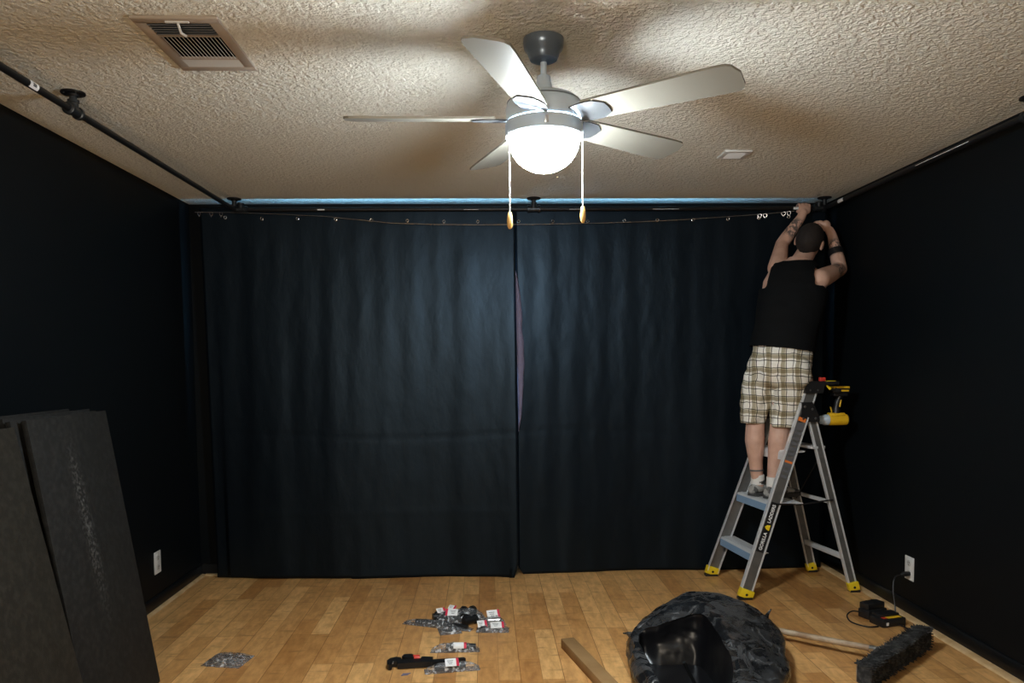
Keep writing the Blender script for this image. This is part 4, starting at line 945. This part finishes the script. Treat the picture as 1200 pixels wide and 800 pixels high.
# ------------------------------------------------------------------ hardware packets on the floor
def pillow(c, lx, ly, h, ang, name, m, parent, seed=0, crimp=0.10):
    """crinkled plastic sleeve, flat at both ends"""
    R = rotz(ang); g = G(); n, k = 22, 12; c = V(c); top, bot = [], []
    for i in range(n+1):
        u = i/n*2-1; rt, rb = [], []
        for j in range(k+1):
            v = j/k*2-1; bulge = max(0, (1-abs(u)**4))*max(0, 1-v*v)**0.6
            p = R @ V((u*lx/2*(1+0.05*noise.noise(V((v*3, seed, 0)))), v*ly/2*(1+0.08*noise.noise(V((u*4, seed, 5)))), 0))
            w = 0.004*noise.noise(V((u*6+seed, v*5, 2)))
            rt.append(g.bm.verts.new(c + p + V((0, 0, 0.0035 + max(0, h*bulge + w*(0.4+bulge))))))
            rb.append(g.bm.verts.new(c + p + V((0, 0, 0.0012))))
        top.append(rt); bot.append(rb)
    for i in range(n):
        for j in range(k):
            g.bm.faces.new((top[i][j], top[i+1][j], top[i+1][j+1], top[i][j+1])); g.bm.faces.new((bot[i][j], bot[i][j+1], bot[i+1][j+1], bot[i+1][j]))
    for i in range(n):
        g.bm.faces.new((top[i][0], bot[i][0], bot[i+1][0], top[i+1][0])); g.bm.faces.new((top[i][k], top[i+1][k], bot[i+1][k], bot[i][k]))
    for j in range(k):
        g.bm.faces.new((top[0][j], top[0][j+1], bot[0][j+1], bot[0][j])); g.bm.faces.new((top[n][j], bot[n][j], bot[n][j+1], top[n][j+1]))
    return g.build(name, m, parent, smooth=50)
def printed_label(c, lx, ly, ang, parent, tilt=0.0, band=1, z=0.0):
    R = rotz(ang) @ Matrix.Rotation(tilt, 3, 'X'); c = V(c)
    l = G().box(c, (lx, ly, 0.0012), R).build('label', M['paper'], parent)
    G().box(c + R @ V((band*(lx/2-0.006), 0, 0.0004)), (0.012, ly*1.01, 0.0014), R).build('label_band', M['crimson'], l)
    g = G()
    for k in range(3): g.box(c + R @ V((-band*0.008, ly*(0.22-0.2*k), 0.0007)), (lx*(0.45-0.1*k), ly*0.06, 0.0008), R)
    g.build('label_print', M['greyink'], l)
    return l
def pipe_piece(p0, p1, r, parent, name='pipe_nipple', m=M['iron']):
    p0, p1 = V(p0), V(p1); d = (p1-p0).normalized(); g = G()
    g.tube([p0, p0+d*0.012, p0+d*0.0121, p1-d*0.0121, p1-d*0.012, p1], [r*0.93, r*0.93, r, r, r*0.93, r*0.93], 16)
    return g.build(name, m, parent)
# long pipe in a sleeve
k1 = thing('pipe_packet', (-0.27, 3.93, 0), 'clear sleeve holding the long black pipe, at the front of the fittings heap', 'hardware packet')
pipe_piece((-0.385, 3.972, 0.017), (-0.105, 3.858, 0.017), 0.0135, k1)
pillow((-0.268, 3.925, 0), 0.39, 0.050, 0.029, math.radians(-21), 'sleeve', M['clear'], k1, 1)
# fittings bag behind it
k2 = thing('fittings_packet', (-0.17, 4.04, 0), 'clear bag of black pipe fittings heaped behind the long sleeved pipe', 'hardware packet')
for (x, y, z, s, an) in ((-0.265, 4.02, 0.022, 1.0, 0.3), (-0.215, 4.055, 0.026, 1.0, 1.2), (-0.145, 4.015, 0.024, 1.1, 2.0), (-0.095, 3.945, 0.024, 1.15, 0.6), (-0.105, 4.07, 0.026, 1.25, 0.9)):
    d = V((math.cos(an), math.sin(an), 0)); g = G(); c = V((x, y, z)); n_ = V((-d.y, d.x, 0))
    g.tube([c-d*0.034*s, c-d*0.022*s, c-d*0.021*s, c+d*0.021*s, c+d*0.022*s, c+d*0.034*s], [0.021*s, 0.021*s, 0.017*s, 0.017*s, 0.021*s, 0.021*s], 16); g.tube([c, c+n_*0.022*s, c+n_*0.023*s, c+n_*0.036*s], [0.017*s, 0.017*s, 0.021*s, 0.021*s], 16)
    g.build('tee_fitting', M['iron'], k2)
pillow((-0.155, 4.028, 0), 0.28, 0.15, 0.052, math.radians(12), 'clear_bag', M['clear'], k2, 4)
printed_label((-0.195, 3.990, 0.054), 0.066, 0.045, math.radians(-6), k2, 0.55, -1)
printed_label((-0.255, 4.05, 0.046), 0.05, 0.035, math.radians(25), k2, 0.5, 1)
printed_label((-0.195, 4.075, 0.054), 0.045, 0.028, math.radians(-28), k2, 0.5, 1)
# single flange packet
k3 = thing('flange_packet', (-0.185, 3.865, 0), 'small round black pipe flange in plastic, lying in front of the long pipe', 'hardware packet')
G().lathe((-0.200, 3.852, 0.003), [(0.042, 0), (0.043, 0.004), (0.040, 0.007), (0.022, 0.009), (0.019, 0.022), (0.014, 0.022), (0.013, 0.006)], n=28).build('flange', M['ironpale'], k3)
G().torus((-0.200, 3.852, 0.008), 0.041, 0.0022, n=28).build('rim', M['steel'], k3)
pillow((-0.200, 3.852, 0), 0.115, 0.105, 0.024, 0.2, 'sleeve', M['clear'], k3, 9)
# two small labelled packets
for (x, y, an, lab, sd) in ((0.030, 3.965, 0.35, 'small white-labelled fitting packet, the farther of two right of the heap', 2), (0.020, 3.850, -0.06, 'small white-labelled fitting packet, the nearer of two right of the heap', 6)):
    k = thing('fitting_packet', (x, y, 0), lab, 'hardware packet', 'small labelled packets')
    if sd == 2:
        g = G(); g.tube([(x-0.03, y-0.03, 0.02), (x+0.03, y-0.025, 0.02)], [0.019, 0.019], 14); g.tube([(x, y-0.03, 0.02), (x+0.005, y+0.015, 0.02)], 0.016, 14); g.build('elbow_fitting', M['steel'], k)
        pillow((x, y-0.015, 0), 0.115, 0.09, 0.038, an, 'clear_bag', M['clear2'], k, sd)
        printed_label((x, y+0.005, 0.046), 0.070, 0.050, math.radians(14), k, 0.7, 1)
    else:
        for q in (-0.045, 0.03):
            G().lathe((x+q, y, 0.004), [(0.022, 0), (0.024, 0.006), (0.022, 0.022), (0.014, 0.024)], n=18).build('coupling', M['ironpale'], k)
        pillow((x+0.005, y, 0), 0.170, 0.078, 0.028, an, 'clear_bag', M['clear2'], k, sd)
        printed_label((x-0.050, y+0.006, 0.034), 0.050, 0.048, math.radians(8), k, 0.45, 1)
        printed_label((x+0.028, y-0.014, 0.034), 0.070, 0.040, math.radians(4), k, 0.5, 1)
# short pipe packet
k5 = thing('pipe_packet', (-0.16, 3.585, 0), 'short black pipe in a clear sleeve between the heap and the pipe wrench', 'hardware packet')
pipe_piece((-0.205, 3.582, 0.0185), (-0.060, 3.582, 0.0185), 0.0165, k5)
pillow((-0.160, 3.582, 0), 0.235, 0.050, 0.036, 0.0, 'sleeve', M['clear'], k5, 12)
tabm = G(); tabm.box((-0.175, 3.635, 0.012), (0.022, 0.03, 0.003), rotz(0.3) @ Matrix.Rotation(0.6, 3, 'X')); tabm.build('sleeve_tab', M['clear2'], k5)
for nm, x0_, x1_, mm in (('label', -0.168, -0.118, M['paper']), ('label_band', -0.118, -0.105, M['crimson'])):
    g = G(); n = 10; A = [[g.bm.verts.new((x, 3.582 - 0.021*math.cos(a), 0.0195 + 0.0215*math.sin(a))) for a in [PI*i/n for i in range(n+1)]] for x in (x0_, x1_)]
    for i in range(n): g.bm.faces.new((A[0][i], A[0][i+1], A[1][i+1], A[1][i]))
    g.build(nm, mm, k5)
# pipe wrench
pw = thing('pipe_wrench', (-0.30, 3.42, 0), 'black pipe wrench with a red mark, lying nearest the bottom of the photo', 'wrench')
zt = 0.026
def flat(poly, z0, h): return G().prism([(x, y, z0) for x, y in poly], (0, 0, h))
flat([(-0.415, 3.372), (-0.26, 3.385), (-0.255, 3.418), (-0.33, 3.425), (-0.40, 3.418), (-0.408, 3.445), (-0.43, 3.452), (-0.455, 3.440), (-0.468, 3.412), (-0.463, 3.375), (-0.452, 3.360), (-0.440, 3.364), (-0.440, 3.395), (-0.420, 3.398)], 0.004, zt).build('jaw_head', M['iron'], pw)
flat([(-0.385, 3.426), (-0.345, 3.424), (-0.345, 3.452), (-0.36, 3.470), (-0.395, 3.466), (-0.402, 3.44)], 0.006, 0.03).build('hook_jaw', M['iron'], pw)
G().lathe((-0.335, 3.445, 0.022), [(0.016, -0.015), (0.017, -0.012), (0.017, 0.012), (0.016, 0.015)], (1, 0, 0), 18).build('adjusting_nut', M['red'], pw)['label'] = 'red adjusting mark'
flat([(-0.315, 3.430), (-0.262, 3.424), (-0.258, 3.446), (-0.31, 3.455)], 0.006, 0.022).build('spring_housing', M['iron'], pw)
flat([(-0.262, 3.388), (-0.12, 3.412), (-0.105, 3.424), (-0.115, 3.438), (-0.262, 3.420)], 0.006, 0.020).build('handle', M['iron'], pw)
for q in range(5): G().box((-0.436+0.0, 3.372+0.006*q, 0.030), (0.006, 0.003, 0.002)).build('tooth', M['steel'], pw)
# pipe in a sleeve by the wrench handle
k6 = thing('pipe_packet', (-0.165, 3.355, 0), 'sleeved black pipe with a red-banded label, lying along the wrench handle', 'hardware packet')
pipe_piece((-0.245, 3.340, 0.0185), (-0.105, 3.362, 0.0185), 0.0165, k6)
pillow((-0.165, 3.352, 0), 0.25, 0.054, 0.034, math.radians(8), 'sleeve', M['clear2'], k6, 15)
printed_label((-0.165, 3.345, 0.040), 0.062, 0.045, math.radians(8), k6, 0.45, 1)
# zip bag of screws
zb = thing('screw_bag', (-1.235, 3.51, 0), 'clear zip bag of shiny screws lying on the floor beside the leaning panels', 'hardware packet')
random.seed(11)
for i in range(34):
    x = -1.215 + random.uniform(-0.055, 0.06); y = 3.485 + random.uniform(-0.022, 0.028); an = random.uniform(0, 2*PI); d = V((math.cos(an), math.sin(an), random.uniform(-0.15, 0.15))).normalized()
    c = V((x, y, 0.008 + 0.012*random.random())); G().tube([c-d*0.014, c-d*0.013, c-d*0.009, c-d*0.0085, c+d*0.011, c+d*0.015], [0.0042, 0.0045, 0.002, 0.0019, 0.0017, 0.0003], 7).build('screw', M['galv'], zb)
pillow((-1.228, 3.520, 0), 0.19, 0.15, 0.026, math.radians(-12), 'zip_bag', M['clear2'], zb, 21)
Rz = rotz(math.radians(-12)); G().box(V((-1.228, 3.520, 0.006)) + Rz @ V((0, 0.062, 0)), (0.18, 0.008, 0.004), Rz).build('zip_strip', M['clear2'], zb)
sc = G().prism([(-0.392, 3.300, 0.001), (-0.362, 3.308, 0.001), (-0.350, 3.330, 0.001), (-0.385, 3.326, 0.001)], (0, 0, 0.002)).build('paper_scrap', M['lilac'], origin=(-0.37, 3.315, 0))
tag(sc, 'tiny torn grey scrap on the floor below the pipe wrench', 'scrap')

# ------------------------------------------------------------------ light, world, camera
w = bpy.data.worlds.new('world'); scene.world = w; w.use_nodes = True
w.node_tree.nodes['Background'].inputs['Color'].default_value = (0.02, 0.03, 0.05, 1); w.node_tree.nodes['Background'].inputs['Strength'].default_value = 0.3
lamp = bpy.data.lights.new('fill_lamp', 'AREA'); lamp.shape = 'RECTANGLE'; lamp.size = 0.5; lamp.size_y = 0.5; lamp.energy = 15; lamp.color = (1.0, 0.87, 0.70)  # unseen warm fill added behind the camera to lift the ceiling
lo = bpy.data.objects.new('fill_lamp', lamp); COL.objects.link(lo); lo.location = (-0.6, -1.1, 1.75); lo.rotation_euler = (math.radians(112), 0, math.radians(-10))

cam = bpy.data.cameras.new('camera'); co = bpy.data.objects.new('camera', cam); COL.objects.link(co)
cam.sensor_width = 36; cam.lens = 880/1200*36; cam.shift_y = 74.2261/1200; cam.clip_start = 0.05
r = V((0.99930201, -0.03606224, -0.00974748)); u = V((0.01175923, 0.05600076, 0.99836148)); b_ = V((-0.03545728, -0.99777925, 0.05638573))
mw = Matrix((r, u, b_)).transposed().to_4x4(); mw.translation = V((0, 0, 1.3955)); co.matrix_world = mw
scene.camera = co
vs = scene.view_settings
vs.view_transform = 'Standard'; vs.look = 'None'; vs.gamma = 1.0; vs.use_curve_mapping = False; vs.exposure = 1.62
